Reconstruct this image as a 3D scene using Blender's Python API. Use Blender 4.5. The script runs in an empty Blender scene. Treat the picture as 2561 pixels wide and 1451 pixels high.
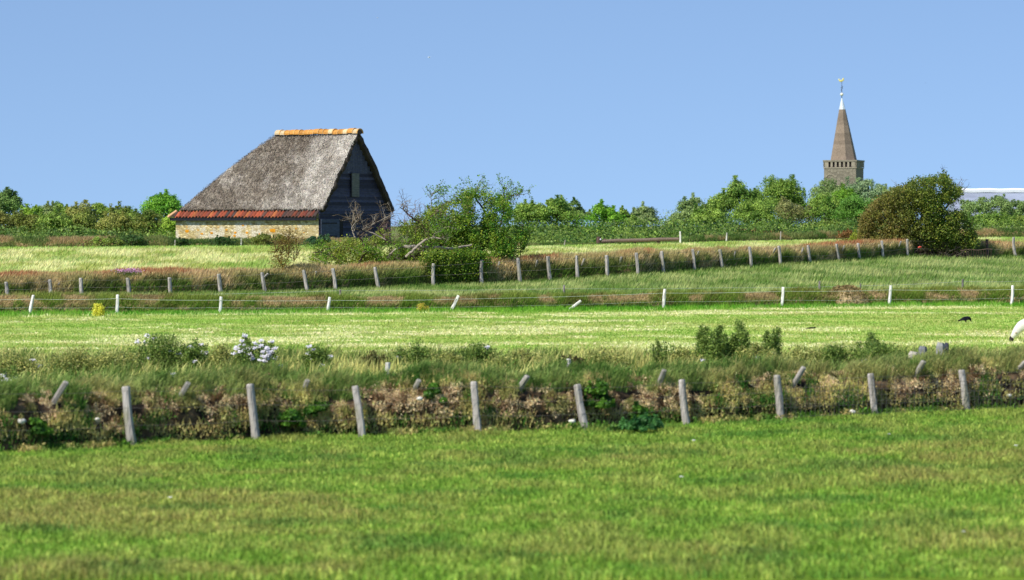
import bpy, math, random
import numpy as np
from mathutils import Vector
R = math.radians
rng = np.random.default_rng(11)
random.seed(5)
scene = bpy.context.scene
COL = scene.collection

# ------------------------------------------------------------ camera, sky, sun
F = 8000.0; CX = 1280.5; YH = 565.0; HC = 4.3         # focal in px of the 2561 px wide photo, horizon row, eye height
cam_d = bpy.data.cameras.new('camera'); cam = bpy.data.objects.new('camera', cam_d); COL.objects.link(cam)
cam.location = (0, 0, HC); cam.rotation_euler = (R(90), 0, 0)
cam_d.sensor_width = 36; cam_d.lens = 36 * F / 2561
cam_d.shift_y = -(725.5 - YH) / 2561
cam_d.clip_start = 0.5; cam_d.clip_end = 20000
cam_d.dof.use_dof = True; cam_d.dof.focus_distance = 175; cam_d.dof.aperture_fstop = 1.9
scene.camera = cam
SUN_EL, SUN_AZ = 47.0, (-0.75, -0.66)                 # horizontal direction towards the sun
w = bpy.data.worlds.new('World'); scene.world = w; w.use_nodes = True
nt = w.node_tree; nt.nodes.clear()
out = nt.nodes.new('ShaderNodeOutputWorld'); bg = nt.nodes.new('ShaderNodeBackground')
sky = nt.nodes.new('ShaderNodeTexSky'); sky.sky_type = 'NISHITA'; sky.sun_disc = False
sky.sun_elevation = R(SUN_EL); sky.sun_rotation = math.atan2(SUN_AZ[0], SUN_AZ[1])
sky.air_density = 1.0; sky.dust_density = 0.1; sky.ozone_density = 3.8
tc = nt.nodes.new('ShaderNodeTexCoord'); ad = nt.nodes.new('ShaderNodeVectorMath'); ad.operation = 'ADD'
ad.inputs[1].default_value = (0, 0, 0.19)
nm = nt.nodes.new('ShaderNodeVectorMath'); nm.operation = 'NORMALIZE'
nt.links.new(tc.outputs['Generated'], ad.inputs[0]); nt.links.new(ad.outputs[0], nm.inputs[0])
nt.links.new(nm.outputs[0], sky.inputs['Vector']); tint = nt.nodes.new('ShaderNodeVectorMath'); tint.operation = 'MULTIPLY'; tint.inputs[1].default_value = (1.0, .97, .985); nt.links.new(sky.outputs[0], tint.inputs[0]); nt.links.new(tint.outputs[0], bg.inputs[0])
nt.links.new(bg.outputs[0], out.inputs[0]); bg.inputs[1].default_value = 0.15
sd = bpy.data.lights.new('sun', 'SUN'); sd.energy = 4.9; sd.angle = R(0.5); sd.color = (1.0, 0.94, 0.82)
so = bpy.data.objects.new('sun', sd); COL.objects.link(so)
ch = math.cos(R(SUN_EL)); sl = math.hypot(*SUN_AZ)
sdir = Vector((SUN_AZ[0] / sl * ch, SUN_AZ[1] / sl * ch, math.sin(R(SUN_EL))))
so.rotation_euler = sdir.to_track_quat('Z', 'Y').to_euler(); so.location = (-40, -20, 60)
scene.view_settings.view_transform = 'Standard'; scene.view_settings.look = 'None'
scene.view_settings.exposure = 0.1; scene.view_settings.gamma = 1

# ------------------------------------------------------------ helpers
def lin(r, g, b):
    f = lambda c: c / 12.92 if c <= 0.04045 else ((c + 0.055) / 1.055) ** 2.4
    return (f(r / 255), f(g / 255), f(b / 255))
def tag(o, label=None, cat=None, group=None, kind=None):
    if label: o['label'] = label
    if cat: o['category'] = cat
    if group: o['group'] = group
    if kind: o['kind'] = kind
    return o
def empty(name, loc, label, cat, group=None):
    o = bpy.data.objects.new(name, None); COL.objects.link(o); o.location = loc
    return tag(o, label, cat, group)
def hash3(ix, iy, iz, seed):
    h = (ix.astype(np.int64) * 374761393 + iy.astype(np.int64) * 668265263 + iz.astype(np.int64) * 2147483647 + seed * 144665)
    h = (h ^ (h >> 13)) * 1274126177; h &= 0xffffffff
    h = (h ^ (h >> 16)) & 0xffffff
    return h / float(0xffffff)
def vnoise(x, y, z, seed=0):
    x = np.asarray(x, float); y = np.broadcast_to(np.asarray(y, float), x.shape); z = np.broadcast_to(np.asarray(z, float), x.shape)
    ix, iy, iz = np.floor(x), np.floor(y), np.floor(z)
    fx, fy, fz = x - ix, y - iy, z - iz
    fx, fy, fz = [f * f * (3 - 2 * f) for f in (fx, fy, fz)]
    r = 0
    for dx in (0, 1):
        for dy in (0, 1):
            for dz in (0, 1):
                wgt = (fx if dx else 1 - fx) * (fy if dy else 1 - fy) * (fz if dz else 1 - fz)
                r = r + wgt * hash3(ix + dx, iy + dy, iz + dz, seed)
    return r
def fbm(x, y, z=0.0, seed=0, oct=4):
    x = np.asarray(x, float); s = 0; a = 0.5; f = 1.0; n = 0
    for k in range(oct):
        s = s + a * vnoise(x * f, np.asarray(y) * f, np.asarray(z) * f, seed + k * 17); n += a; a *= 0.5; f *= 2.03
    return s / n                                       # 0..1, centred on .5
def sstep(a, b, x):
    t = np.clip((x - a) / (b - a), 0, 1); return t * t * (3 - 2 * t)
def at(px, py, d):
    return np.array([(px - CX) * d / F, d, HC - (py - YH) * d / F])

def mesh_np(name, V, faces, C=None, mat=None, parent=None, smooth=False, loc=None):
    """faces: list of int arrays (n,k); C: (nv,3) colours"""
    V = np.asarray(V, float)
    if loc is not None: V = V - np.asarray(loc, float)
    elif parent is not None: V = V - np.array(parent.location)
    me = bpy.data.meshes.new(name)
    faces = [np.asarray(f, np.int32) for f in faces if len(f)]
    nf = sum(len(f) for f in faces)
    loops = np.concatenate([f.ravel() for f in faces]).astype(np.int32)
    tot = np.concatenate([np.full(len(f), f.shape[1], np.int32) for f in faces])
    st = np.concatenate([[0], np.cumsum(tot)[:-1]]).astype(np.int32)
    me.vertices.add(len(V)); me.vertices.foreach_set('co', V.astype(np.float32).ravel())
    me.loops.add(len(loops)); me.loops.foreach_set('vertex_index', loops)
    me.polygons.add(nf); me.polygons.foreach_set('loop_start', st); me.polygons.foreach_set('loop_total', tot)
    me.polygons.foreach_set('use_smooth', np.full(nf, bool(smooth)))
    me.update(calc_edges=True); me.validate()
    if C is not None:
        C = np.asarray(C, np.float32)
        a = me.color_attributes.new('Col', 'FLOAT_COLOR', 'POINT')
        c4 = np.ones((len(V), 4), np.float32); c4[:, :3] = np.clip(C, 0, 1); a.data.foreach_set('color', c4.ravel())
    if mat: me.materials.append(mat)
    o = bpy.data.objects.new(name, me); COL.objects.link(o)
    if parent is not None: o.parent = parent
    elif loc is not None: o.location = loc
    return o
class G:                                               # geometry collector
    def __init__(s): s.V = []; s.F = {}; s.C = []; s.n = 0
    def add(s, V, faces, C):
        V = np.asarray(V, float); C = np.asarray(C, float)
        if C.ndim == 1: C = np.tile(C, (len(V), 1))
        for f in faces:
            f = np.asarray(f, np.int64)
            if len(f): s.F.setdefault(f.shape[1], []).append(f + s.n)
        s.V.append(V); s.C.append(C); s.n += len(V); return s
    def build(s, name, mat, parent=None, smooth=False, loc=None):
        return mesh_np(name, np.concatenate(s.V), [np.concatenate(v) for v in s.F.values()], np.concatenate(s.C), mat, parent, smooth, loc)
    def blades(s, P, h, wd, col, lean=0.25, az=None, spread=1.0, simple=False):
        n = len(P)
        if n == 0: return s
        h = np.broadcast_to(h, (n,)).astype(float); wd = np.broadcast_to(wd, (n,)).astype(float)
        col = np.broadcast_to(col, (n, 3))
        a = rng.uniform(0, 2 * np.pi, n); side = np.stack([np.cos(a), np.sin(a) * .5, np.zeros(n)], 1) * wd[:, None] * .5
        b = rng.uniform(0, 2 * np.pi, n) if az is None else az + rng.normal(0, spread, n)
        L = np.abs(rng.normal(lean, .12, n))
        ld = np.stack([np.cos(b), np.sin(b), np.zeros(n)], 1)
        tip = P + ld * (h * L)[:, None] + np.array([0, 0, 1]) * (h * np.sqrt(np.clip(1 - L * L, .02, 1)))[:, None]
        if simple:
            V = np.stack([P - side, P + side, tip], 1).reshape(-1, 3)
            i = np.arange(n)[:, None] * 3; f = [i + np.array([0, 1, 2])]; k = 3
        else:
            mid = P + ld * (h * L * .3)[:, None] + np.array([0, 0, 1]) * (h * .6)[:, None]
            V = np.stack([P - side, P + side, mid + side * .8, mid - side * .8, tip], 1).reshape(-1, 3)
            i = np.arange(n)[:, None] * 5; f = [i + np.array([0, 1, 2, 3]), i + np.array([3, 2, 4])]; k = 5
        return s.add(V, f, np.repeat(col, k, 0))
    def leaves(s, P, N, size, col, aspect=.6):
        n = len(P)
        if n == 0: return s
        size = np.broadcast_to(size, (n,)); col = np.broadcast_to(col, (n, 3))
        N = N / np.linalg.norm(N, axis=1)[:, None]
        r = rng.normal(size=(n, 3)); T = np.cross(N, r); T /= np.linalg.norm(T, axis=1)[:, None] + 1e-9
        B = np.cross(N, T)
        T = T * size[:, None] * .5; B = B * size[:, None] * .5 * aspect
        V = np.stack([P - T, P + B, P + T, P - B], 1).reshape(-1, 3)
        i = np.arange(n)[:, None] * 4
        return s.add(V, [i + np.array([0, 1, 2, 3])], np.repeat(col, 4, 0))
    def tube(s, pts, rad, col, n=6, cap=True):
        pts = np.asarray(pts, float); m = len(pts); rad = np.broadcast_to(rad, (m,))
        T = np.gradient(pts, axis=0); T /= np.linalg.norm(T, axis=1)[:, None] + 1e-9
        ref = np.array([0.13, 0.95, 0.1]) if abs(T[0][1]) < .9 else np.array([1., 0, 0])
        U = np.cross(T, ref); U /= np.linalg.norm(U, axis=1)[:, None] + 1e-9; W = np.cross(T, U)
        a = np.arange(n) * 2 * np.pi / n
        V = (pts[:, None, :] + rad[:, None, None] * (np.cos(a)[None, :, None] * U[:, None, :] + np.sin(a)[None, :, None] * W[:, None, :])).reshape(-1, 3)
        f = []
        for i in range(m - 1):
            for j in range(n):
                k = (j + 1) % n; f.append((i * n + j, i * n + k, (i + 1) * n + k, (i + 1) * n + j))
        fs = [f]
        if cap: fs += [np.array([[*range(n)][::-1]]), np.array([[(m - 1) * n + j for j in range(n)]])]
        return s.add(V, fs, col)
    def box(s, o, ax, ay, az, col):
        """corner o, three edge vectors"""
        o, ax, ay, az = [np.asarray(v, float) for v in (o, ax, ay, az)]
        V = [o, o + ax, o + ax + ay, o + ay, o + az, o + ax + az, o + ax + ay + az, o + ay + az]
        return s.add(V, [[(0, 3, 2, 1), (4, 5, 6, 7), (0, 1, 5, 4), (1, 2, 6, 5), (2, 3, 7, 6), (3, 0, 4, 7)]], col)

def new_mat(name, rough=.8, spec=.2, metal=0):
    m = bpy.data.materials.new(name); m.use_nodes = True; nt = m.node_tree
    b = nt.nodes['Principled BSDF']; b.inputs['Roughness'].default_value = rough
    b.inputs['Specular IOR Level'].default_value = spec; b.inputs['Metallic'].default_value = metal
    return m, nt, b
def N(nt, t, **kw):
    n = nt.nodes.new(t)
    for k, v in kw.items(): setattr(n, k, v)
    return n
def mat_veg(name, trans=.3, rough=.6, spec=.15):
    m, nt, b = new_mat(name, rough, spec)
    a = N(nt, 'ShaderNodeAttribute', attribute_name='Col'); t = N(nt, 'ShaderNodeBsdfTranslucent'); mx = N(nt, 'ShaderNodeMixShader')
    nt.links.new(a.outputs['Color'], b.inputs['Base Color']); nt.links.new(a.outputs['Color'], t.inputs['Color'])
    mx.inputs[0].default_value = trans
    o = nt.nodes['Material Output']
    nt.links.new(b.outputs[0], mx.inputs[1]); nt.links.new(t.outputs[0], mx.inputs[2]); nt.links.new(mx.outputs[0], o.inputs[0])
    return m
def mat_col(name, scale=(8, 8, 8), amt=.5, rough=.85, spec=.15, bump=.02, metal=0, det=6):
    """attribute colour varied by noise, with bump"""
    m, nt, b = new_mat(name, rough, spec, metal)
    a = N(nt, 'ShaderNodeAttribute', attribute_name='Col'); tc = N(nt, 'ShaderNodeTexCoord'); mp = N(nt, 'ShaderNodeMapping')
    mp.inputs['Scale'].default_value = scale
    n = N(nt, 'ShaderNodeTexNoise'); n.inputs['Scale'].default_value = 1; n.inputs['Detail'].default_value = det; n.inputs['Roughness'].default_value = .65
    mr = N(nt, 'ShaderNodeMapRange'); mr.inputs[1].default_value = .3; mr.inputs[2].default_value = .7
    mr.inputs[3].default_value = 1 - amt; mr.inputs[4].default_value = 1 + amt
    vm = N(nt, 'ShaderNodeVectorMath', operation='SCALE'); bp = N(nt, 'ShaderNodeBump'); bp.inputs['Strength'].default_value = .8; bp.inputs['Distance'].default_value = bump
    nt.links.new(tc.outputs['Object'], mp.inputs[0]); nt.links.new(mp.outputs[0], n.inputs[0]); nt.links.new(n.outputs[0], mr.inputs[0])
    nt.links.new(a.outputs['Color'], vm.inputs[0]); nt.links.new(mr.outputs[0], vm.inputs['Scale']); nt.links.new(vm.outputs[0], b.inputs['Base Color'])
    nt.links.new(n.outputs[0], bp.inputs['Height']); nt.links.new(bp.outputs[0], b.inputs['Normal'])
    return m
M_GRASS = mat_veg('grass_blades', .3); M_LEAF = mat_veg('leaves', .3, .5, .25); M_DRY = mat_veg('dry_stems', .15, .8, .1)
M_BARK = mat_col('bark', (14, 14, 5), .45); M_WOOD = mat_col('weathered_wood', (22, 22, 3), .4, bump=.01)
M_EARTH = mat_col('bank_earth', (5, 5, 7), .7, bump=.08); M_STONE = mat_col('stone', (3, 3, 3), .3, bump=.03)
M_TILE = mat_col('clay_tile', (9, 9, 9), .3, rough=.7, bump=.01); M_PAINT = mat_col('painted_boards', (3, 3, 14), .4, rough=.6, spec=.3, bump=.01)
M_WIRE = mat_col('wire', (3, 3, 3), .15, rough=.5, spec=.4); M_METAL = mat_col('lead_sheet', (3, 3, 3), .1, rough=.35, spec=.6, bump=.005)
M_WOOL = mat_col('wool', (25, 25, 25), .15, bump=.03); M_FEATHER = mat_col('feathers', (15, 15, 15), .3, rough=.5, spec=.3)

# ------------------------------------------------------------ terrain
PX = [-600, 0, 700, 1280, 1600, 2100, 2300, 2561, 3200]
def I(px, vals): return np.interp(px, PX, vals)
dW1 = lambda p: I(p, [57, 59.5, 64, 65.6, 67.5, 70.3, 71.2, 72.6, 76])
zW1 = lambda p: I(p, [.03, .03, .03, .03, .05, .1, .12, .15, .15])
dW3 = lambda p: I(p, [131, 133.5, 136, 139.5, 143, 147, 148.5, 150, 153])
dW4 = lambda p: I(p, [149, 151, 157, 165, 169, 193, 207, 211, 215])
zW4 = lambda p: I(p, [.85, .9, .97, 1.28, 1.67, 2.13, 2.35, 2.2, 2.2])
dF = lambda p: I(p, [210, 210, 211, 225, 232, 250, 252, 255, 260])
zF = lambda p: I(p, [2.85, 2.85, 2.99, 2.81, 2.97, 3.2, 3.3, 3.35, 3.3])
K = lambda v: (lambda p: np.full(np.shape(p), float(v)))
ROWS = [(K(-400), K(0)), (K(5), K(0)), (dW1, zW1), (lambda p: dW1(p) + 3, K(.4)), (K(97), K(.45)), (dW3, K(.55)), (lambda p: dW3(p) + 1.6, K(.72)),
        (dW4, zW4), (dF, zF), (K(320), K(3.25)), (K(1000), K(3.1)), (K(9000), K(3.0))]
def gz(x, d, detail=True):
    x = np.atleast_1d(np.asarray(x, float)); d = np.atleast_1d(np.asarray(d, float))
    p = CX + F * x / np.maximum(d, 40)
    z = np.zeros(x.shape)
    for (da, za), (db, zb) in zip(ROWS[:-1], ROWS[1:]):
        A, B = da(p), db(p); m = (d >= A) & (d <= B)
        t = (d - A) / (B - A); z = np.where(m, za(p) * (1 - t) + zb(p) * t, z)
    if detail: z = z + .05 * (fbm(x / 4, d / 4, seed=3, oct=3) - .5) + .25 * (fbm(x / 45, d / 45, seed=9, oct=2) - .5) * sstep(230, 400, d)
    return z
def gz1(x, d): return float(gz(x, d)[0])

u = np.concatenate([np.linspace(-.9, -.24, 60, endpoint=False), np.linspace(-.24, .24, 200), np.linspace(.24, .9, 60)[1:]])
dd = np.concatenate([np.linspace(-300, 30, 34, endpoint=False), np.linspace(30, 340, 620), np.geomspace(340, 9000, 120)[1:]])
UU, DD = np.meshgrid(u, dd); XX = UU * np.maximum(DD, 60)
ZZ = gz(XX.ravel(), DD.ravel()).reshape(XX.shape)
PP = CX + F * XX / np.maximum(DD, 40)
c_fore, c_lane, c_mown, c_wedge, c_f2, c_far = lin(104, 138, 42), lin(110, 125, 60), lin(186, 208, 108), lin(118, 145, 78), lin(178, 190, 104), lin(110, 135, 60)
Cg = np.zeros(XX.shape + (3,)); Cg[:] = c_fore
for f, c in ((dW1, c_lane), (K(93), c_mown), (dW3, lin(90, 110, 45)), (lambda p: dW3(p) + 3, c_wedge), (dW4, c_f2), (lambda p: dF(p) + 2, c_far)):
    Cg[DD > f(PP)] = c
Cg[(DD > 93) & (DD < dW3(PP)) ] = c_mown
nr, nc = XX.shape; ii = (np.arange(nr - 1)[:, None] * nc + np.arange(nc - 1)[None]).ravel()
Fg = np.stack([ii, ii + 1, ii + nc + 1, ii + nc], 1)
def ground_mat():
    m, nt, b = new_mat('field_ground', .95, .05)
    a = N(nt, 'ShaderNodeAttribute', attribute_name='Col'); tc = N(nt, 'ShaderNodeTexCoord')
    def noise(sc, det=4):
        mp = N(nt, 'ShaderNodeMapping'); mp.inputs['Scale'].default_value = sc; n = N(nt, 'ShaderNodeTexNoise'); n.inputs['Scale'].default_value = 1; n.inputs['Detail'].default_value = det
        nt.links.new(tc.outputs['Object'], mp.inputs[0]); nt.links.new(mp.outputs[0], n.inputs[0]); return n
    n1 = noise((.35, .22, 1)); n2 = noise((9, 4, 9), 5)
    r1 = N(nt, 'ShaderNodeMapRange'); r1.inputs[1].default_value = .38; r1.inputs[2].default_value = .62
    mx = N(nt, 'ShaderNodeMix', data_type='RGBA', blend_type='MULTIPLY'); mx.inputs[7].default_value = (1.0, .78, .95, 1)
    nt.links.new(n1.outputs[0], r1.inputs[0]); nt.links.new(r1.outputs[0], mx.inputs[0]); nt.links.new(a.outputs['Color'], mx.inputs[6])
    r2 = N(nt, 'ShaderNodeMapRange'); r2.inputs[1].default_value = .3; r2.inputs[2].default_value = .7; r2.inputs[3].default_value = .6; r2.inputs[4].default_value = 1.35
    vm = N(nt, 'ShaderNodeVectorMath', operation='SCALE'); nt.links.new(n2.outputs[0], r2.inputs[0])
    nt.links.new(mx.outputs[2], vm.inputs[0]); nt.links.new(r2.outputs[0], vm.inputs['Scale']); nt.links.new(vm.outputs[0], b.inputs['Base Color'])
    return m
tag(mesh_np('ground', np.stack([XX.ravel(), DD.ravel(), ZZ.ravel()], 1), [Fg], Cg.reshape(-1, 3), ground_mat(), smooth=True), kind='structure')

# scatter helper: points between two depth lines, evenly by area
def field_pts(n, dA, dB, p0=-500, p1=3060, keep=None):
    p = rng.uniform(p0, p1, n); t = rng.uniform(0, 1, n); A, B = dA(p), dB(p)
    d = np.sqrt(A * A + (B * B - A * A) * t); x = (p - CX) * d / F
    if keep is not None:
        m = keep(x, d) > rng.uniform(0, 1, n); x, d = x[m], d[m]
    return np.stack([x, d, gz(x, d)], 1)
def mixc(a, b, t): t = np.asarray(t)[:, None]; return np.asarray(a) * (1 - t) + np.asarray(b) * t
def jit(c, s=.25): return c * (1 + rng.uniform(-s, s, (len(c), 1))) * (1 + rng.uniform(-.08, .08, (len(c), 3)))

# foreground pasture
P = field_pts(330000, K(38.5), lambda p: dW1(p) + .3)
t = fbm(P[:, 0] / 1.1, P[:, 1] / 1.4, seed=21, oct=4); t2 = fbm(P[:, 0] / 4.5, P[:, 1] / 2.6, seed=22, oct=4)
olive = np.clip(sstep(.44, .62, t2) * .75 * sstep(68, 52, P[:, 1]) + sstep(.42, .68, t) * .55, 0, 1)
c = mixc(lin(122, 156, 58), lin(148, 148, 78), olive); c = mixc(c, lin(186, 198, 96), sstep(.5, .75, fbm(P[:, 0] / .35, P[:, 1] / .35, seed=23)) * .6)
c = mixc(c, lin(66, 116, 46), sstep(.54, .7, fbm(P[:, 0] / 1.6, P[:, 1] / 1.2, seed=24)) * .55)
g = G(); g.blades(P, rng.uniform(.04, .13, len(P)) * (.45 + 1.5 * t), rng.uniform(.012, .034, len(P)), jit(c * 1.2, .42), lean=.45)
tag(g.build('pasture_grass', M_GRASS), 'short green and olive pasture grass filling the foreground', 'grass', kind='stuff')

# mown hay field
P = field_pts(240000, K(92), lambda p: dW3(p) + .1)
st = .6 * fbm(P[:, 0] / 9, P[:, 1] / 3.4 - P[:, 0] * .035, seed=31, oct=3) + .4 * fbm(P[:, 0] / 2.2, P[:, 1] / 1.9, seed=34, oct=3)
t = fbm(P[:, 0] / 1.2, P[:, 1] / .9, seed=32)
pale = sstep(.5, .62, st + .2 * (t - .5)); fg = sstep(2.6, .3, dW3(CX + F * P[:, 0] / P[:, 1]) - P[:, 1])
c = mixc(lin(138, 166, 78), lin(176, 192, 106), sstep(.3, .7, t)); c = mixc(c, lin(220, 218, 158), pale * .6); c = mixc(c, lin(110, 170, 50), fg * .85)
c = mixc(c, lin(120, 168, 56), sstep(.48, .64, fbm(P[:, 0] / 4.2, P[:, 1] / 3.2, seed=33)) * .5 * (1 - pale))
g = G(); g.blades(P, rng.uniform(.04, .09, len(P)) * (1 + .7 * pale + 2.2 * fg), rng.uniform(.03, .07, len(P)), jit(c * 1.1, .18), lean=.55, simple=True)
tag(g.build('mown_grass', M_GRASS), 'pale yellow green mown grass with streaks of cut hay', 'grass', kind='stuff')
m = (st + .2 * (t - .5) > .59) & (rng.uniform(0, 1, len(P)) < .17); H = P[m] + np.array([0, 0, .05])
g = G(); g.leaves(H, np.stack([rng.normal(0, .3, len(H)), rng.normal(-.5, .3, len(H)), np.ones(len(H))], 1), rng.uniform(.08, .24, len(H)), jit(np.tile(lin(232, 228, 176), (len(H), 1)), .12), .2)
tag(g.build('cut_hay', M_DRY), 'thin pale streaks of cut hay lying on the mown field', 'hay', kind='stuff')

# rough grass wedge between the two middle banks
P = field_pts(110000, lambda p: dW3(p) + 1.5, lambda p: dW4(p) + .3)
t = fbm(P[:, 0] / 2.5, P[:, 1] / 3, seed=41)
c = mixc(lin(116, 144, 66), lin(178, 188, 116), sstep(.35, .65, t)); c = mixc(c, lin(70, 120, 40), sstep(.56, .7, fbm(P[:, 0] / .9, P[:, 1] / 2, seed=42)) * .6)
g = G(); g.blades(P, rng.uniform(.12, .32, len(P)), rng.uniform(.03, .07, len(P)), jit(c), lean=.5, az=.2, spread=.7, simple=True)
tag(g.build('rough_grass', M_GRASS), 'grey green long grass bent by the wind behind the low bank', 'grass', kind='stuff')
# pale hay meadow in front of the barn
P = field_pts(150000, lambda p: dW4(p) + 1, lambda p: dF(p) + 1.5)
pp = CX + F * P[:, 0] / P[:, 1]; t = fbm(P[:, 0] / 2.2, P[:, 1] / 4, seed=51)
c = mixc(lin(160, 172, 92), lin(212, 212, 150), sstep(.38, .62, t)); c = mixc(c, lin(122, 160, 66), sstep(.52, .7, fbm(P[:, 0] / 1.5, P[:, 1] / 5, seed=52)) * .7)
ed = sstep(6, .5, dF(pp) - P[:, 1]); c = mixc(c, lin(140, 190, 80), ed * .7)
g = G(); g.blades(P, rng.uniform(.12, .32, len(P)) * (1 - .45 * ed), rng.uniform(.04, .1, len(P)), jit(c * 1.15), lean=.5, az=.2, spread=.6, simple=True)
tag(g.build('meadow_grass', M_GRASS), 'pale yellow green tall meadow grass leaning in the wind before the barn', 'grass', kind='stuff')

# ------------------------------------------------------------ turf banks
def make_bank(name, label, dfun, zfun, hfun, width, step, seed, rough, colf, p0=-450, p1=3000, nt_=36):
    n = int((p1 - p0) / F * float(dfun((p0 + p1) / 2)) / step); p = np.linspace(p0, p1, n); a = np.linspace(0, np.pi, nt_)
    A, Pm = np.meshgrid(a, p); h = hfun(Pm)
    D = dfun(Pm) + width * .5 * (1 - np.sign(np.cos(A)) * np.abs(np.cos(A)) ** .75); Zr = h * np.abs(np.sin(A)) ** .55
    X = (Pm - CX) * dfun(Pm) / F
    h2 = h * (.82 + .36 * fbm(X / 1.7, X * 0 + seed, seed=seed, oct=3)); Zr = Zr * h2 / h
    ds = rough * (fbm(X * 2.2, D * 2.2, Zr * 2.8, seed=seed + 1, oct=5) - .5) * 2
    wgt = np.abs(np.sin(A)) ** .4
    D = D - ds * wgt * np.cos(A); Zr = Zr + ds * wgt * .5
    Z = gz(X.ravel(), D.ravel()).reshape(X.shape) * 0 + zfun(Pm) + Zr - .06
    V = np.stack([X, D, Z], -1)
    nr, nc = X.shape; ii = (np.arange(nr - 1)[:, None] * nc + np.arange(nc - 1)[None]).ravel()
    C = colf(X, D, Zr / np.maximum(h, .1), Pm)
    o = mesh_np(name, V.reshape(-1, 3), [np.stack([ii, ii + nc, ii + nc + 1, ii + 1], 1)], C.reshape(-1, 3), M_EARTH, smooth=True)
    tag(o, label, 'bank')
    def sample(n, lo=0, hi=1):                          # lo..hi along the profile from the front foot to the back foot
        i = rng.uniform(0, nr - 1.001, n); j = (rng.uniform(lo, hi, n)) * (nc - 1.001)
        i0 = i.astype(int); j0 = j.astype(int); fi = (i - i0)[:, None]; fj = (j - j0)[:, None]
        q = V[i0, j0] * (1 - fi) * (1 - fj) + V[i0 + 1, j0] * fi * (1 - fj) + V[i0, j0 + 1] * (1 - fi) * fj + V[i0 + 1, j0 + 1] * fi * fj
        return q, Pm[i0, 0], j / (nc - 1)
    return sample
def top_z(sample_pts, px): pass

# front bank
def col_w1(X, D, r, P_):
    t = fbm(X * 3, D * 3, r * 5, seed=61)
    c = mixc(lin(28, 24, 20), lin(110, 90, 66), sstep(.42, .64, t).ravel()).reshape(X.shape + (3,))
    return c
h1 = lambda p: np.interp(p, [-500, 0, 500, 1300, 2000, 2561, 3000], [1.22, 1.22, 1.15, 1.1, 1.05, 1.1, 1.1])
s1 = make_bank('turf_bank', 'nearest turf bank, crumbling brown earth face behind the big grey fence posts', dW1, zW1, h1, 2.6, .05, 60, .3, col_w1)
g = G()                                                # dry roots and dead turf on the face
q, p_, j = s1(60000, .04, .46); r = (q[:, 2] - zW1(p_)) / h1(p_)
k = fbm(q[:, 0] * 1.6, q[:, 1] * 1.6, q[:, 2] * 2.5, seed=62)
m = (k + .5 * (fbm(q[:, 0] * 5, q[:, 1] * 5, q[:, 2] * 6, seed=87, oct=3) - .5) > .46) & (r < .9); q, r, k = q[m], r[m], k[m]
hf = fbm(q[:, 0] * 6, q[:, 1] * 6, q[:, 2] * 8, seed=86, oct=3); c = mixc(lin(120, 94, 66), lin(250, 222, 172), sstep(.4, .6, hf)); c = mixc(c, lin(146, 150, 80), sstep(.52, .64, fbm(q[:, 0] * 2.4, q[:, 2] * 3.4, seed=63)) * .8)
g.leaves(q + np.array([0, -.03, 0]) + rng.normal(0, .03, q.shape), rng.normal(0, .6, q.shape) + np.array([-.2, -1, .5]), rng.uniform(.03, .085, len(q)), jit(c, .2), .4)
g.blades(q, rng.uniform(.06, .2, len(q)), .014, jit(c * 1.05, .25), lean=.85, az=-1.5, spread=.8)
tag(g.build('dead_turf', M_DRY), 'tan dead turf and roots hanging on the front bank face', 'dead grass', kind='stuff')
g = G()                                                # leafy weeds low and here and there on the face
q, p_, j = s1(80000, .0, .45); r = (q[:, 2] - zW1(p_)) / h1(p_)
k = fbm(q[:, 0] * 1.3, q[:, 1], q[:, 2] * 1.6, seed=64); thr = np.where(r < .34, .38, np.where(r < .55, .5, .57))
m = (k > thr); q, r, k = q[m], r[m], k[m]
bb = np.array([0, -.05, 0]) + rng.normal(0, .05, q.shape)
c = mixc(lin(72, 124, 40), lin(222, 214, 134), sstep(.42, .62, fbm(q[:, 0] * 4.5, q[:, 2] * 4, seed=65))); c = mixc(c, lin(196, 176, 116), sstep(.5, .6, fbm(q[:, 0] * 5, q[:, 1] * 5, q[:, 2] * 6, seed=79)) * .8)
g.leaves(q + bb, rng.normal(0, .7, q.shape) + np.array([-.2, -.6, .8]), rng.uniform(.035, .08, len(q)), jit(c, .2), .5); g.blades(q + bb, rng.uniform(.05, .18, len(q)), .014, jit(c, .25), lean=.6, az=-1.4, spread=1.2)
q2 = field_pts(26000, lambda p: dW1(p) - .45, lambda p: dW1(p) + .35); k = fbm(q2[:, 0] * 1.4, q2[:, 1] * 1.6, seed=66); m = k > .46; q2 = q2[m]
c = mixc(lin(88, 130, 44), lin(190, 178, 110), sstep(.42, .64, fbm(q2[:, 0] * 2.2, q2[:, 1] * 2.2, seed=67)))
g.blades(q2, rng.uniform(.08, .26, len(q2)), rng.uniform(.015, .035, len(q2)), jit(c, .3), lean=.5)
q2 = q2[::2]; g.leaves(q2 + np.array([0, 0, .08]) + rng.normal(0, .05, q2.shape), rng.normal(0, .6, q2.shape) + np.array([-.2, -.4, .8]), rng.uniform(.05, .11, len(q2)), jit(c[::2], .3), .6)
tag(g.build('bank_weeds', M_LEAF), 'low green and straw coloured weeds growing on the front bank', 'weeds', kind='stuff')
g = G()                                                # long grass on top, drooping over the brim
q, p_, j = s1(90000, .2, .93); k = fbm(q[:, 0] / 1.1, q[:, 1] / 1.1, seed=68); r = (q[:, 2] - zW1(p_)) / h1(p_)
m = (r + .8 * (k - .5) > .62); q, k, p_ = q[m], k[m], p_[m]
dry = sstep(.47, .66, fbm(q[:, 0] / 1.8, q[:, 1] / .9, seed=69)) * .95
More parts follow.
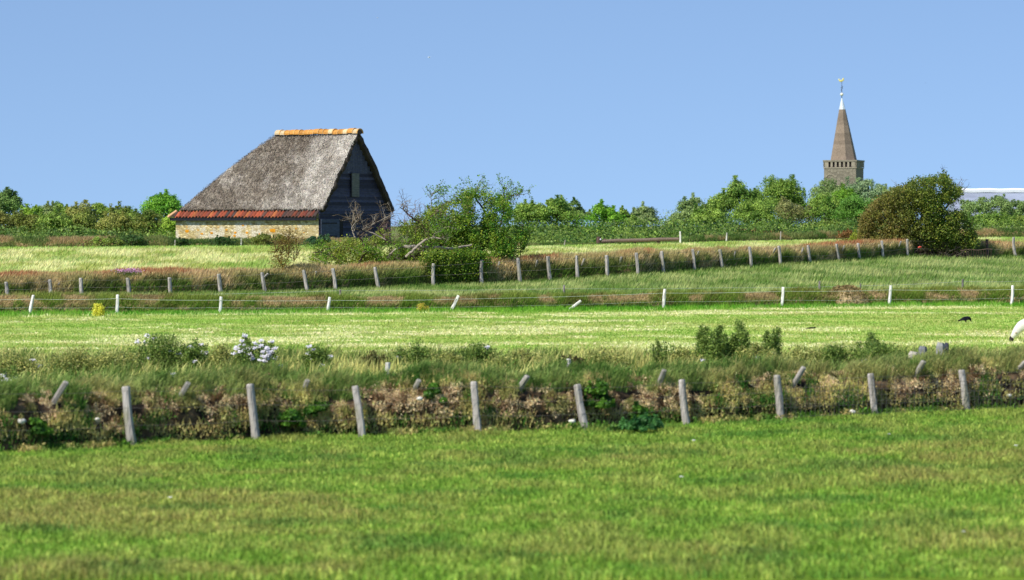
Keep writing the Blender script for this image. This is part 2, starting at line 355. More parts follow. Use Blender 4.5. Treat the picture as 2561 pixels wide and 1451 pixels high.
c = mixc(lin(94, 128, 54), lin(154, 170, 94), sstep(.3, .7, k)); c = mixc(c, lin(182, 168, 108), dry * .5); c = mixc(c, lin(60, 92, 36), sstep(.52, .66, fbm(q[:, 0] / .5, q[:, 1] / .5, seed=88)) * .6)
g.blades(q, rng.uniform(.1, .42, len(q)) * (.35 + 1.3 * sstep(.3, .7, fbm(q[:, 0] / .45, q[:, 1] / .45, seed=75))) * .72, rng.uniform(.012, .03, len(q)), jit(c, .3), lean=.6, az=.1, spread=1.1)
q = field_pts(60000, lambda p: dW1(p) + 2.2, K(93)); k = fbm(q[:, 0] / 1.5, q[:, 1] / 1.5, seed=70)
c = mixc(lin(108, 138, 64), lin(200, 202, 122), sstep(.35, .65, k))
g.blades(q, rng.uniform(.12, .42, len(q)) * (.4 + 1.1 * sstep(.3, .7, fbm(q[:, 0] / .6, q[:, 1] / .6, seed=76))), rng.uniform(.02, .045, len(q)), jit(c, .3), lean=.5, az=.1, spread=1.1)
q = field_pts(42000, K(80), K(91)); k = fbm(q[:, 0] / 1.1, q[:, 1] / 2.5, seed=77, oct=4); q, k = q[k > .43], k[k > .43]
c = mixc(lin(96, 122, 52), lin(214, 208, 126), sstep(.42, .68, fbm(q[:, 0] / .7, q[:, 1] / 1.2, seed=78)))
g.blades(q, rng.uniform(.12, .5, len(q)) * (.5 + 1.6 * (k - .43) / .2).clip(.4, 1.25), rng.uniform(.015, .04, len(q)), jit(c, .35), lean=.3, az=.1, spread=1.4)
tag(g.build('bank_grass', M_GRASS), 'long grass on top of the nearest turf bank and behind it', 'grass', kind='stuff')

# low bank with white posts
def col_w3(X, D, r, P_):
    t = fbm(X * 1.1, D * 2, r * 3, seed=71); c = mixc(lin(116, 112, 62), lin(168, 142, 104), sstep(.42, .6, t).ravel()).reshape(X.shape + (3,)); return c
h3 = lambda p: np.interp(p, [-500, 0, 500, 1300, 2000, 2561, 3000], [.72, .75, .72, .68, .75, .75, .75])
s3 = make_bank('turf_bank', 'low turf bank with dry brown grass behind the white posts and mown field', lambda p: dW3(p) + .1, K(.55), h3, 2.2, .1, 70, .14, col_w3, nt_=26)
g = G(); q, p_, j = s3(90000, .0, .9); k = fbm(q[:, 0] / 1.4, q[:, 1] / 1.4, q[:, 2], seed=72); r = (q[:, 2] - .55) / .72
brown = sstep(.5, .6, k) * sstep(.2, .6, r)
c = mixc(lin(92, 140, 38), lin(136, 150, 66), np.clip(r, 0, 1)); c = mixc(c, lin(186, 160, 118), brown * .85); c = mixc(c, lin(104, 92, 50), sstep(.55, .7, fbm(q[:, 0] * 1.1, q[:, 2] * 3, seed=73)) * .5)
g.blades(q, np.where(brown > .5, rng.uniform(.05, .16, len(q)), rng.uniform(.12, .34, len(q))), rng.uniform(.02, .05, len(q)), jit(c, .3), lean=.5, az=0, spread=1.2, simple=True)
q = field_pts(30000, lambda p: dW3(p) - 1.1, lambda p: dW3(p) + .3); k = fbm(q[:, 0] / .8, q[:, 1] / .8, seed=74)
c = mixc(lin(88, 160, 34), lin(140, 190, 66), sstep(.4, .7, k)); g.blades(q, rng.uniform(.1, .32, len(q)) * (.5 + k), rng.uniform(.02, .045, len(q)), jit(c, .25), lean=.35, simple=True)
tag(g.build('verge_grass', M_GRASS), 'green and tan grass covering the low bank behind the white posts', 'grass', kind='stuff')

# middle bank with grey posts
def col_w4(X, D, r, P_):
    t = fbm(X * 1.0, D * 2, r * 2.5, seed=81); c = mixc(lin(84, 88, 44), lin(150, 126, 84), sstep(.45, .6, t).ravel()).reshape(X.shape + (3,)); return c
h4 = lambda p: np.interp(p, [-500, 0, 700, 1280, 1600, 2100, 2561, 3000], [1.0, 1.0, 1.15, 1.28, 1.2, .98, .9, .9])
s4 = make_bank('turf_bank', 'middle turf bank with reddish brown top carrying the twisted hawthorn', lambda p: dW4(p) + .2, zW4, h4, 2.8, .13, 80, .16, col_w4, nt_=26)
g = G(); q, p_, j = s4(120000, .0, .85); k = fbm(q[:, 0] / 1.3, q[:, 1] / 1.3, q[:, 2], seed=82); r = (q[:, 2] - zW4(p_)) / h4(p_)
c = mixc(lin(94, 126, 44), lin(184, 168, 116), sstep(.25, .85, r + .9 * (k - .5))); c = mixc(c, lin(176, 108, 74), sstep(.8, 1.0, r + .3 * (k - .5)) * .8 * sstep(.36, .5, fbm(q[:, 0] / 3, q[:, 0] * 0, seed=85)))
c = mixc(c, lin(206, 184, 138), sstep(.54, .66, k) * .75 * (r < .9)); c = mixc(c, lin(60, 76, 34), sstep(.54, .66, fbm(q[:, 0] / .9, q[:, 2] * 1.5, seed=83)) * .7 * (r < .75))
g.blades(q, rng.uniform(.12, .42, len(q)), rng.uniform(.03, .07, len(q)), jit(c * 1.15, .3), lean=.5, az=.1, spread=1.0, simple=True)
q = field_pts(26000, lambda p: dW4(p) - .9, lambda p: dW4(p) + .5); k = fbm(q[:, 0] / .8, q[:, 1] / .8, seed=84)
c = mixc(lin(70, 108, 36), lin(130, 150, 72), sstep(.4, .7, k)); g.blades(q, rng.uniform(.1, .3, len(q)), rng.uniform(.03, .05, len(q)), jit(c, .25), lean=.35, simple=True)
tag(g.build('sorrel_grass', M_GRASS), 'olive and reddish brown grasses covering the middle bank', 'grass', kind='stuff')

# far low bank in front of the barn
dW5 = lambda p: dF(p) + .6
def col_w5(X, D, r, P_):
    t = fbm(X * .9, D * 2, r * 2.5, seed=91); return mixc(lin(80, 92, 44), lin(150, 130, 92), sstep(.42, .6, t).ravel()).reshape(X.shape + (3,))
h5 = lambda p: np.interp(p, [-600, 0, 400, 450, 820, 900, 1280, 1460, 1700, 1730, 2150, 2561, 3000], [.62, .62, .58, .36, .36, .4, .2, .1, .1, .4, .6, .7, .7])
s5 = make_bank('turf_bank', 'farthest low bank of earth and turf at the foot of the barn', dW5, zF, h5, 2.4, .16, 90, .16, col_w5, nt_=22)
g = G(); q, p_, j = s5(60000, .0, .9); k = fbm(q[:, 0] / 1.3, q[:, 1] / 1.3, q[:, 2], seed=92); r = (q[:, 2] - zF(p_)) / h5(p_)
c = mixc(lin(78, 112, 46), lin(130, 140, 80), sstep(.3, .7, k)); c = mixc(c, lin(190, 160, 116), sstep(.52, .62, fbm(q[:, 0] / 2, q[:, 2] * 1.5, seed=93)) * .75 * ((p_ < 1300) | (p_ > 1760)))
g.blades(q, rng.uniform(.1, .35, len(q)) * np.interp(p_, [1200, 1440, 1700, 1740], [1, .5, .5, 1]), rng.uniform(.04, .08, len(q)), jit(c, .28), lean=.4, simple=True)
tag(g.build('far_bank_grass', M_GRASS), 'mixed green and tan growth over the farthest low bank', 'grass', kind='stuff')

# undergrowth at the foot of the far woods
P = field_pts(70000, lambda p: dF(p) + 4, lambda p: dF(p) + 40); pu = CX + F * P[:, 0] / P[:, 1]; P = P[(pu < 430) | (pu > 1000)]
k = fbm(P[:, 0] / 2.2, P[:, 1] / 6, seed=95); P[:, 2] += rng.uniform(0, 1, len(P)) * (.35 + 1.3 * sstep(.3, .7, k)) * np.interp(CX + F * P[:, 0] / P[:, 1], [430, 1250, 1400, 2600], [.8, .9, 1.15, 1.0])
c = mixc(lin(66, 98, 38), lin(140, 164, 74), sstep(.35, .7, fbm(P[:, 0] / 2.2, P[:, 1] / 5, P[:, 2] / 1.5, seed=96)))
g = G(); g.leaves(P, rng.normal(size=P.shape) + [-.2, -.5, .6], rng.uniform(.12, .26, len(P)), jit(c, .35), .7)
tag(g.build('undergrowth', M_LEAF), 'low green undergrowth in front of the far woods', 'undergrowth', kind='stuff')

# ------------------------------------------------------------ fence posts
ORD = ['leftmost', 'second from the left', 'third from the left', 'fourth from the left', 'fifth from the left', 'sixth from the left', 'seventh from the left', 'eighth from the left', 'ninth from the left', 'tenth from the left']
c_gry, c_wht, c_drk = np.array(lin(172, 166, 158)), np.array(lin(232, 228, 222)), np.array(lin(92, 74, 66))
def post(base, top, r, col, name='fence_post', under=.25, label=None, group=None, cat='fence post'):
    base, top = np.array(base, float), np.array(top, float); ax = top - base; L = np.linalg.norm(ax); ax /= L
    s = np.linspace(0, 1, 9); pts = base - ax * under + np.outer(s, ax * (L + under))
    bend = rng.normal(0, r * .25, 3) * [1, 1, 0]; pts = pts + np.outer(np.sin(s * np.pi), bend)
    rad = r * (1.06 - .16 * s) * (1 + rng.normal(0, .035, 9)); rad[-1] *= .84; pts[-1] = pts[-2] + (pts[-1] - pts[-2]) * .98; pts[-2] = pts[-1] - ax * r * .35
    n = 11; g = G(); g.tube(pts, rad, col, n=n)
    V = g.V[0]; C = np.tile(col, (len(V), 1)) * (1 + rng.normal(0, .08, (len(V), 1)))
    low = np.repeat(s, n); C = C * (1 - .25 * np.clip(.35 - low, 0, 1)[:, None] * 2)      # darker towards the foot
    C[-n:] *= 1.1
    a = np.tile(np.arange(n), 9); st_l = sstep(.55, .8, vnoise(a * .8, low * 5, rng.uniform(0, 90), 5))[:, None] * .5; C = C * (1 - st_l) + np.array(lin(122, 124, 84)) * st_l; C *= np.where(vnoise(a * 1.3, low * 1.2, rng.uniform(0, 90), 6) > .7, .6, 1)[:, None]; tw = 1 + .08 * np.sin(a * 2.1 + rng.uniform(0, 6)); ctr = np.repeat(pts, n, 0); g.V[0] = ctr + (V - ctr) * tw[:, None]; g.C[0] = C
    o = g.build(name, M_WOOD, loc=tuple(base), smooth=False)
    return tag(o, label, cat, group)
# front row: base px, base py, top px, top py
near = [(335, 1112, 315, 966), (641, 1085, 625, 960), (905, 1078, 888, 965), (1197, 1068, 1185, 954), (1467, 1074, 1443, 961), (1720, 1050, 1705, 949), (1953, 1042, 1943, 938), (2190, 1036, 2177, 934), (2417, 1028, 2404, 925)]
near_lab = ['thickest and leftmost grey post of the nearest fence', 'second grey post from the left in the nearest fence', 'third grey post from the left in the nearest fence', 'upright grey post left of the centre in the nearest fence, fourth from left',
  'pale topped leaning post just left of the dark green bush, nearest fence', 'post with dark foot right of the dark green bush, nearest fence', 'third grey post from the right in the nearest fence', 'second grey post from the right in the nearest fence', 'rightmost grey post of the nearest fence, before the netting']
near_pos = []
for i, (bx, by, tx, ty) in enumerate(near):
    d = float(dW1(bx)) - .35; b = at(bx, by, d); b[2] = gz1(b[0], d); t = at(tx, ty, d + .12)
    post(b, t, .08 if i else .088, c_gry * [1, 1, 1.02], label=near_lab[i], group='posts of the nearest fence'); near_pos.append((b, t))
slant = [(140, 1004, 166, 955), (452, 993, 472, 957), (749, 1002, 770, 950), (1028, 988, 1049, 950), (1293, 987, 1320, 940), (1645, 965, 1662, 925), (1990, 952, 2011, 918), (2292, 938, 2311, 903), (2541, 926, 2565, 905)]
for i, (bx, by, tx, ty) in enumerate(slant):
    d = float(dW1(bx)) + .3; b = at(bx, by, d); t = at(tx, ty, d - .1)
    post(b, t, .062, c_gry * .88, name='leaning_stake', under=.45, label='short grey stake leaning right out of the nearest bank, ' + ORD[i], group='short stakes leaning out of the nearest bank', cat='stake')
for i, (px, by, ty, lab) in enumerate([(968, 940, 907, 'white post end standing in the weeds behind the nearest bank'), (1420, 918, 897, 'faint thin post top behind the nearest bank, left of the fluffy weeds'), (1892, 915, 891, 'pale post top between the tall fluffy weeds behind the nearest bank')]):
    b = at(px, by, 80); b[2] = gz1(b[0], 80); t = at(px + 2, ty, 80); post(b, t, .06, c_wht * (1 if i == 0 else .8), label=lab)
# white leaning posts before the low bank
white = [(74, 780, 84, 738), (292, 773, 294, 737), (549, 774, 553, 742), (817, 784, 825, 743), (1122, 786, 1147, 739), (1412, 784, 1453, 752), (1659, 771, 1663, 723), (1954, 766, 1959, 718), (2223, 770, 2228, 714), (2529, 758, 2533, 714)]
wl = ['leftmost white post, leaning right, before the low bank', 'second white post from the left, chipped on its right side', 'small white post below the left end of the thatched barn', 'white post fourth from the left, below the barn door', 'long white post leaning right below the hawthorn',
  'white post fallen over sideways, almost lying, right of the hawthorn', 'white upright post below the wooden rail', 'white upright post second from the right group, left of the bare mound', 'tall white post right of the bare brown mound', 'white post with a dark foot at the right edge']
wpos = []
for i, (bx, by, tx, ty) in enumerate(white):
    d = float(dW3(bx)) - .25; b = at(bx, by, d); t = at(tx, ty, d + .05); wpos.append((b, t))
    if i < 5 or i > 5: b[2] = min(b[2], gz1(b[0], d) + .02)
    post(b, t, .072, c_wht * 1.05, name='white_post', under=.1, label=wl[i], group='white posts before the low bank')
for px, by, ty, lab in [(2152, 742, 709, 'thin dark stake standing on the bare brown mound'), (2408, 716, 698, 'short grey stake behind the low bank near the right edge'), (2050, 712, 703, 'tiny dark stake left of the bare mound'), (851, 733, 724, 'small grey stake under the lower wire below the barn door'), (1411, 724, 713, 'small pale stake in the rough grass right of the hawthorn')]:
    d = float(dW3(px)) + 2.0; post(at(px, by, d), at(px, ty, d), .05 if px != 2152 else .03, c_gry * .62, name='stake', label=lab, cat='stake')
# middle fence
mid = [(17, 733, 15, 705), (126, 738, 124, 699), (205, 731, 202, 695), (322, 738, 319, 695), (427, 733, 424, 694), (552, 732, 547, 685), (664, 729, 655, 681), (769, 728, 759, 675), (839, 722, 832, 671), (948, 722, 937, 668), (1085, 716, 1084, 659),
  (1206, 714, 1205, 650), (1301, 709, 1295, 645), (1377, 706, 1370, 641), (1445, 690, 1442, 639), (1519, 691, 1517, 638), (1596, 691, 1591, 632), (1660, 678, 1655, 628), (1738, 682, 1732, 623), (1807, 677, 1800, 624), (1878, 668, 1874, 617), (1951, 668, 1948, 615), (2028, 666, 2021, 613),
  (2100, 665, 2092, 610), (2151, 654, 2146, 608), (2209, 655, 2205, 602), (2270, 644, 2269, 598), (2472, 652, 2468, 598), (2541, 645, 2535, 593)]
def mlab(i, px):
    if i < 7: return 'middle fence post left of the small brown bush, ' + ORD[i]
    if i < 11: return ['grey post just right of the small brown bush, leaning left', 'grey post under the left end of the hawthorn, middle fence', 'leaning grey post below the middle of the hawthorn', 'grey post in front of the hawthorn trunk'][i - 7]
    if i < 17: return 'middle fence post between hawthorn and white gate post, ' + ORD[i - 11]
    if i < 27: return 'middle fence post below the far wood, ' + ORD[i - 17]
    return ['dark post beside the wattle hurdle under the windswept tree', 'grey post at the right edge beyond the windswept tree'][i - 27]
mpos = []
for i, (bx, by, tx, ty) in enumerate(mid):
    d = float(dW4(bx)) - .3; b = at(bx, by, d); t = at(tx, ty, d + .05); b[2] = min(b[2], gz1(b[0], d) + .03); mpos.append((b, t))
    post(b, t, .095, (c_gry * 1.04 if i != 27 else c_drk * 1.4), under=.1, label=mlab(i, bx), group='posts of the middle fence')
ms = [(136, 719, 150, 708), (269, 722, 281, 704), (660, 697, 671, 684), (787, 690, 791, 678), (1246, 668, 1249, 654), (1337, 672, 1344, 651), (1455, 661, 1462, 647), (1548, 657, 1555, 642), (1649, 650, 1651, 632), (1742, 642, 1748, 628), (1835, 645, 1839, 629), (1936, 628, 1940, 620), (2004, 633, 2009, 619), (2106, 625, 2112, 614), (2196, 622, 2199, 611), (2246, 624, 2254, 603)]
for i, (bx, by, tx, ty) in enumerate(ms):
    d = float(dW4(bx)) + .35; lab = 'short stake on the middle bank left of the hawthorn, ' + ORD[i] if i < 4 else ('short stake on the middle bank right of the hawthorn, ' + ORD[i - 4] if i < 10 else 'short stake on the middle bank below the far wood, ' + ORD[i - 10])
    post(at(bx, by, d), at(tx, ty, d), .055, c_gry * .85, name='leaning_stake', under=.35, label=lab, group='short stakes leaning out of the middle bank', cat='stake')
for px, by, ty, c, r, lab in [(207, 625, 608, c_drk * 1.3, .055, 'small dark post before the thicket left of the barn'), (437, 618, 600, c_gry, .05, 'small pale post before the left corner of the barn'), (603, 618, 597, c_wht * .95, .055, 'small white post before the stone wall of the barn'),
    (1413, 616, 600, c_gry, .05, 'small grey post before the wood right of the hawthorn'), (1700, 614, 579, c_wht, .075, 'tall white gate post at the right end of the wooden rail'), (1817, 599, 582, c_wht * .85, .05, 'small pale post between the dark far hedges'), (1952, 600, 579, c_gry * .9, .05, 'small pale post before the low hedge under the church')]:
    d = float(dF(px)) - .2; post(at(px, by, d), at(px + 1, ty, d), r, c, label=lab)
# wires
def wire(name, pts, r, col, label, sag=.03, grp=None, cat='fence wire'):
    P = []
    for a, b in zip(pts[:-1], pts[1:]):
        for t in np.linspace(0, 1, 7)[:-1]: q = np.array(a) * (1 - t) + np.array(b) * t; q[2] -= sag * 4 * t * (1 - t); P.append(q)
    P.append(np.array(pts[-1])); g = G(); g.tube(P, r, col, n=4, cap=False); tag(g.build(name, M_WIRE), label, cat, grp)
def ext(L):                                            # carry a row of points on beyond both edges
    return [2 * np.array(L[0]) - np.array(L[1])] + [np.array(q) for q in L] + [2 * np.array(L[-1]) - np.array(L[-2])]
for k, fr in enumerate((.93, .66, .38)):
    wire('fence_wire', ext([b * (1 - fr) + t * fr + np.array([0, -.1, 0]) for b, t in near_pos]), .003, lin(120, 112, 104), ['topmost', 'middle', 'lowest'][k] + ' wire strung along the nearest grey fence posts', grp='wires of the nearest fence')
up = [w_ for i, w_ in enumerate(wpos) if i != 5]
for k, fr in enumerate((.8, .38)):
    wire('fence_wire', ext([b * (1 - fr) + t * fr + np.array([0, -.07, 0]) for b, t in up]), .007 if k == 0 else .004, lin(196, 206, 186), ['upper pale wire running along the white posts', 'lower pale wire running along the white posts'][k], grp='wires of the white posts')
wp2 = [at(px, py, float(dW3(px)) + 2.2) for px, py in [(0, 738), (330, 739), (851, 727), (1410, 722), (1800, 720), (2152, 715), (2408, 704), (2561, 703)]]
wire('fence_wire', ext(wp2), .006, lin(176, 186, 168), 'thin pale wire behind the low bank across the rough grass')
for k, fr in enumerate((.9, .5)):
    wire('fence_wire', ext([b * (1 - fr) + t * fr + np.array([0, -.1, 0]) for b, t in mpos]), .005, lin(140, 134, 124), ['upper', 'lower'][k] + ' grey wire strung along the middle fence', grp='wires of the middle fence')
# netting on the right part of the nearest fence
g = G(); a_, b_ = near_pos[-3][0], ext([p[0] for p in near_pos])[-1]
for t in np.linspace(0, 1, 60):
    q = a_ * (1 - t) + b_ * t + np.array([0, -.08, 0]); q[2] = gz1(q[0], q[1]); g.tube([q + [0, 0, .06], q + [0, 0, .8]], .004, lin(92, 88, 84), n=4, cap=False)
for hh in (.1, .3, .5, .72):
    q0, q1 = a_ + np.array([0, -.08, hh]), b_ + np.array([0, -.08, hh]); g.tube([q0, q1], .004, lin(92, 88, 84), n=4, cap=False)
tag(g.build('wire_netting', M_WIRE), 'dark sheep netting on the right part of the nearest fence', 'netting')

# ------------------------------------------------------------ barn
TH = R(36); e1 = np.array([-math.cos(TH), math.sin(TH), 0]); e2 = np.array([math.sin(TH), math.cos(TH), 0]); e3 = np.array([0, 0, 1.])
L_, W_ = 13.27, 8.03; A0 = at(797, 600, 222.0); A0[2] = 3.25
def B(a, b, z): return A0 + np.multiply.outer(np.asarray(a, float), e1) + np.multiply.outer(np.asarray(b, float), e2) + np.multiply.outer(np.asarray(z, float), e3)
barn = empty('thatched_barn', tuple(A0), 'old sheep barn with steep grey thatched roof, stone side wall and dark boarded gable', 'barn')
ZE, ZR, AR, AH = 2.2, 7.72, 7.0, L_ - .45
def roof_z(a, b):
    m = W_ / 2; s = np.minimum(b, W_ - b) / m; sh = (AH - a) / (AH - AR)
    z = np.minimum(s, sh); zz = ZE + (ZR - ZE) * (z + .035 * np.sin(np.clip(z, 0, 1) * np.pi)); return zz
na, nb = 190, 120
a = np.linspace(-.38, AH, na); b = np.linspace(0.0, W_, nb); AA, BB = np.meshgrid(a, b)
Zr = roof_z(AA, BB)
V = B(AA.ravel(), BB.ravel(), Zr.ravel())
nz = fbm(V[:, 0] * 1.4, V[:, 1] * 1.4, V[:, 2] * 1.4, seed=101, oct=5) - .5; nz2 = fbm(V[:, 0] * 7, V[:, 1] * 7, V[:, 2] * 7, seed=102, oct=3) - .5
edge = np.minimum(1, (np.minimum(BB, W_ - BB) / .3).ravel())
V[:, 2] += nz * .26 + nz2 * .12 - .12 * np.sin(np.clip(AA.ravel() / 9, 0, 1) * np.pi) * (Zr.ravel() > 5) * (Zr.ravel() - 5) / 2.7; V += np.outer(nz2 * .16, [-.4, -.7, .4])
wob = (AA.ravel() < -.3) * (fbm(Zr.ravel() * 2.2, 0 * V[:, 0], seed=103) - .5) * .16
V += np.outer(wob, e1)
# lichen mottling of the old thatch, with a paler tone towards the gable
t = fbm(AA.ravel() * 1.0, Zr.ravel() * 1.2, seed=104, oct=6); hf = fbm(AA.ravel() * 3.5, Zr.ravel() * 3.0, BB.ravel() * 3, seed=105, oct=4)
pal = sstep(6.5, 0, AA.ravel()) * .6 + (t - .5) * 1.1 + (hf - .5) * .6
bands = .5 + .5 * np.sin(Zr.ravel() * 9 + 5 * fbm(AA.ravel() * .6, Zr.ravel() * .5, seed=108)); hf = hf + .1 * (bands - .5)
C = mixc(lin(116, 106, 94), lin(156, 146, 132), sstep(.3, .7, hf)); C = mixc(C, lin(212, 206, 196), np.clip(pal - .02, 0, .85)); C = mixc(C, lin(70, 66, 62), sstep(.56, .72, fbm(AA.ravel() * 3.2, Zr.ravel() * 3.2, seed=107)) * .35)
g = G(); ii = (np.arange(nb - 1)[:, None] * na + np.arange(na - 1)[None]).ravel(); f = np.stack([ii, ii + na, ii + na + 1, ii + 1], 1)
m_th = mat_col('thatch', (16, 16, 7), .25, bump=.06)
th = mesh_np('thatch', V, [f], C, m_th, parent=barn, smooth=True)
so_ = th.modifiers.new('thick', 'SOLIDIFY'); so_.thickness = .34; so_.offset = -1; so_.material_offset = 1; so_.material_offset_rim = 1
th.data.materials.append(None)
m_cut_shade, _n, _b = new_mat('shaded_cut_thatch', .95, .05); _t = N(_n, 'ShaderNodeTexNoise'); _t.inputs['Scale'].default_value = 9; _r = N(_n, 'ShaderNodeValToRGB'); _r.color_ramp.elements[0].color = (*lin(40, 36, 34), 1); _r.color_ramp.elements[1].color = (*lin(82, 76, 70), 1)
_n.links.new(_t.outputs[0], _r.inputs[0]); _n.links.new(_r.outputs[0], _b.inputs['Base Color']); th.data.materials[1] = m_cut_shade  # weathered cut ends, coloured darker still to hold the shade of the unlit verge
def flip_check(o):                                     # outer skin must face up
    n = o.data.polygons[len(o.data.polygons) // 3].normal
    if n.z < 0: o.data.flip_normals()
flip_check(th)
g = G(); n = 30000; ai = rng.uniform(-.4, AH, n); bi = rng.uniform(-.04, W_ / 2, n); zi = roof_z(ai, np.maximum(bi, 0))
onhip = (AH - ai) / (AH - AR) < bi / (W_ / 2)
P = B(ai, bi, zi + .04 + rng.uniform(-.06, .1, n)); dn = np.where(onhip[:, None], e1 * .72 - e3 * .7, -e2 * .56 - e3 * .8); dn = dn + rng.normal(0, .3, dn.shape); dn /= np.linalg.norm(dn, axis=1)[:, None]
ln = rng.uniform(.08, .26, n); sd_ = np.cross(dn, rng.normal(size=(n, 3))); sd_ /= np.linalg.norm(sd_, axis=1)[:, None]; wv = sd_ * .018
V = np.stack([P - wv, P + wv, P + dn * ln[:, None] + wv * .5 + [0, 0, .03]], 1).reshape(-1, 3)
t = fbm(ai * 1.0, zi * 1.2, seed=104, oct=6); c = mixc(lin(96, 86, 76), lin(160, 148, 134), rng.uniform(0, 1, n)); c = mixc(c, lin(222, 216, 206), np.clip(sstep(6.5, 0, ai) * .6 + (t - .5) * 1.1 - .02, 0, .85))
g.add(V, [np.arange(n * 3).reshape(-1, 3)], np.repeat(jit(c, .16), 3, 0))
st_ = g.build('loose_straw', M_DRY, parent=th) if False else mesh_np('loose_straw', np.concatenate(g.V) - A0, [np.concatenate(v) for v in g.F.values()], np.concatenate(g.C), M_DRY)
st_.parent = th
# ridge tiles
g = G(); nt2 = 17; xs = np.linspace(-.45, AR + .1, nt2 + 1)
for i in range(nt2):
    th_ = np.linspace(-.15, np.pi + .15, 9); r0, r1 = .3, .27; sg = .02 * rng.normal()
    oc = np.array(lin(190, 134, 66)) * rng.uniform(.8, 1.2) if rng.uniform() > .06 else np.array(lin(216, 190, 150)); oc = oc if i not in (15, 16, 0) else np.array(lin(200, 176, 140))
    for (xa, xb, rr, cc) in ((xs[i] + .04, xs[i + 1] + .02, r0, oc), (xs[i] - .03, xs[i] + .05, r0 + .02, np.array(lin(196, 152, 92)) * rng.uniform(.8, 1.2))):
        ring = [B(xx, W_ / 2 - rr * 1.15 * np.cos(th_), ZR - .12 + sg + rr * np.sin(th_)) for xx in (xa, xb)]
        inner = [B(xx, W_ / 2 - (rr - .05) * 1.15 * np.cos(th_), ZR - .12 + sg + (rr - .05) * np.sin(th_)) for xx in (xa, xb)]
        V = np.concatenate(ring + inner); k = 9; fs = []
        for j in range(8):
            fs += [(j, j + 1, k + j + 1, k + j), (2 * k + j, 3 * k + j, 3 * k + j + 1, 2 * k + j + 1), (j, 2 * k + j, 2 * k + j + 1, j + 1), (k + j, k + j + 1, 3 * k + j + 1, 3 * k + j)]
        g.add(V, [fs], cc)
# mortar cap plugging the gable end of the ridge
th_ = np.linspace(0, np.pi, 9); V = np.concatenate([[B(-.44, W_ / 2, ZR - .3)], B(-.44, W_ / 2 - .27 * np.cos(th_), ZR - .14 + .24 * np.sin(th_))]); g.add(V, [[(0, j, j + 1) for j in range(1, 9)]], lin(70, 62, 60))
g.build('ridge_tiles', M_TILE, parent=barn)
# rubble wall
def wall_mat():
    m, nt, b = new_mat('rubble_wall', .9, .1)
    tc = N(nt, 'ShaderNodeTexCoord'); mp = N(nt, 'ShaderNodeMapping'); mp.inputs['Scale'].default_value = (4.2, 4.2, 9)
    v = N(nt, 'ShaderNodeTexVoronoi'); v.inputs['Scale'].default_value = 1; ve = N(nt, 'ShaderNodeTexVoronoi', feature='DISTANCE_TO_EDGE'); ve.inputs['Scale'].default_value = 1
    cr = N(nt, 'ShaderNodeValToRGB'); e = cr.color_ramp.elements; e[0].color = (*lin(138, 118, 80), 1); e[1].color = (*lin(230, 216, 184), 1)
    for p, c in ((.3, lin(196, 176, 124)), (.55, lin(178, 164, 130)), (.8, lin(214, 196, 140))): k = e.new(p); k.color = (*c, 1)
    sp = N(nt, 'ShaderNodeSeparateColor'); n = N(nt, 'ShaderNodeTexNoise'); n.inputs['Scale'].default_value = 1.9; n.inputs['Detail'].default_value = 3
    n2 = N(nt, 'ShaderNodeTexNoise'); n2.inputs['Scale'].default_value = 1.1; n2.inputs['Detail'].default_value = 6
    r = N(nt, 'ShaderNodeMapRange'); r.inputs[1].default_value = .7; r.inputs[2].default_value = .73
    r2 = N(nt, 'ShaderNodeMapRange'); r2.inputs[1].default_value = .52; r2.inputs[2].default_value = .62
    mx = N(nt, 'ShaderNodeMix', data_type='RGBA'); mx.inputs[7].default_value = (*lin(206, 148, 34), 1)
    mw = N(nt, 'ShaderNodeMix', data_type='RGBA'); mw.inputs[7].default_value = (*lin(212, 204, 184), 1)
    me = N(nt, 'ShaderNodeMix', data_type='RGBA'); me.inputs[6].default_value = (*lin(140, 124, 90), 1); re = N(nt, 'ShaderNodeMapRange'); re.inputs[2].default_value = .09
    bp = N(nt, 'ShaderNodeBump'); bp.inputs['Distance'].default_value = .03
    l = nt.links.new; l(tc.outputs['Object'], mp.inputs[0]); l(mp.outputs[0], v.inputs[0]); l(mp.outputs[0], ve.inputs[0]); l(tc.outputs['Object'], n.inputs[0]); l(tc.outputs['Object'], n2.inputs[0])
    l(v.outputs['Color'], sp.inputs[0]); l(sp.outputs[0], cr.inputs[0]); l(n2.outputs[0], r2.inputs[0]); l(r2.outputs[0], mw.inputs[0]); l(cr.outputs[0], mw.inputs[6])
    l(ve.outputs['Distance'], re.inputs[0]); l(re.outputs[0], me.inputs[0]); l(mw.outputs[2], me.inputs[7]); l(me.outputs[2], mx.inputs[6]); l(n.outputs[0], r.inputs[0]); l(r.outputs[0], mx.inputs[0]); l(mx.outputs[2], b.inputs['Base Color'])
    l(ve.outputs['Distance'], bp.inputs['Height']); l(bp.outputs[0], b.inputs['Normal'])
    return m
g = G(); HWALL = 1.9
g.box(B(0.0, 0, -.4), e1 * L_, e2 * .4, e3 * (HWALL + .4), (1, 1, 1)); g.box(B(L_ - .4, .4, -.4), e1 * .4, e2 * (W_ - .8), e3 * (HWALL + .4), (1, 1, 1)); g.box(B(0.0, W_ - .4, -.4), e1 * L_, e2 * .4, e3 * (HWALL + .4), (1, 1, 1))
g.build('stone_wall', wall_mat(), parent=barn)
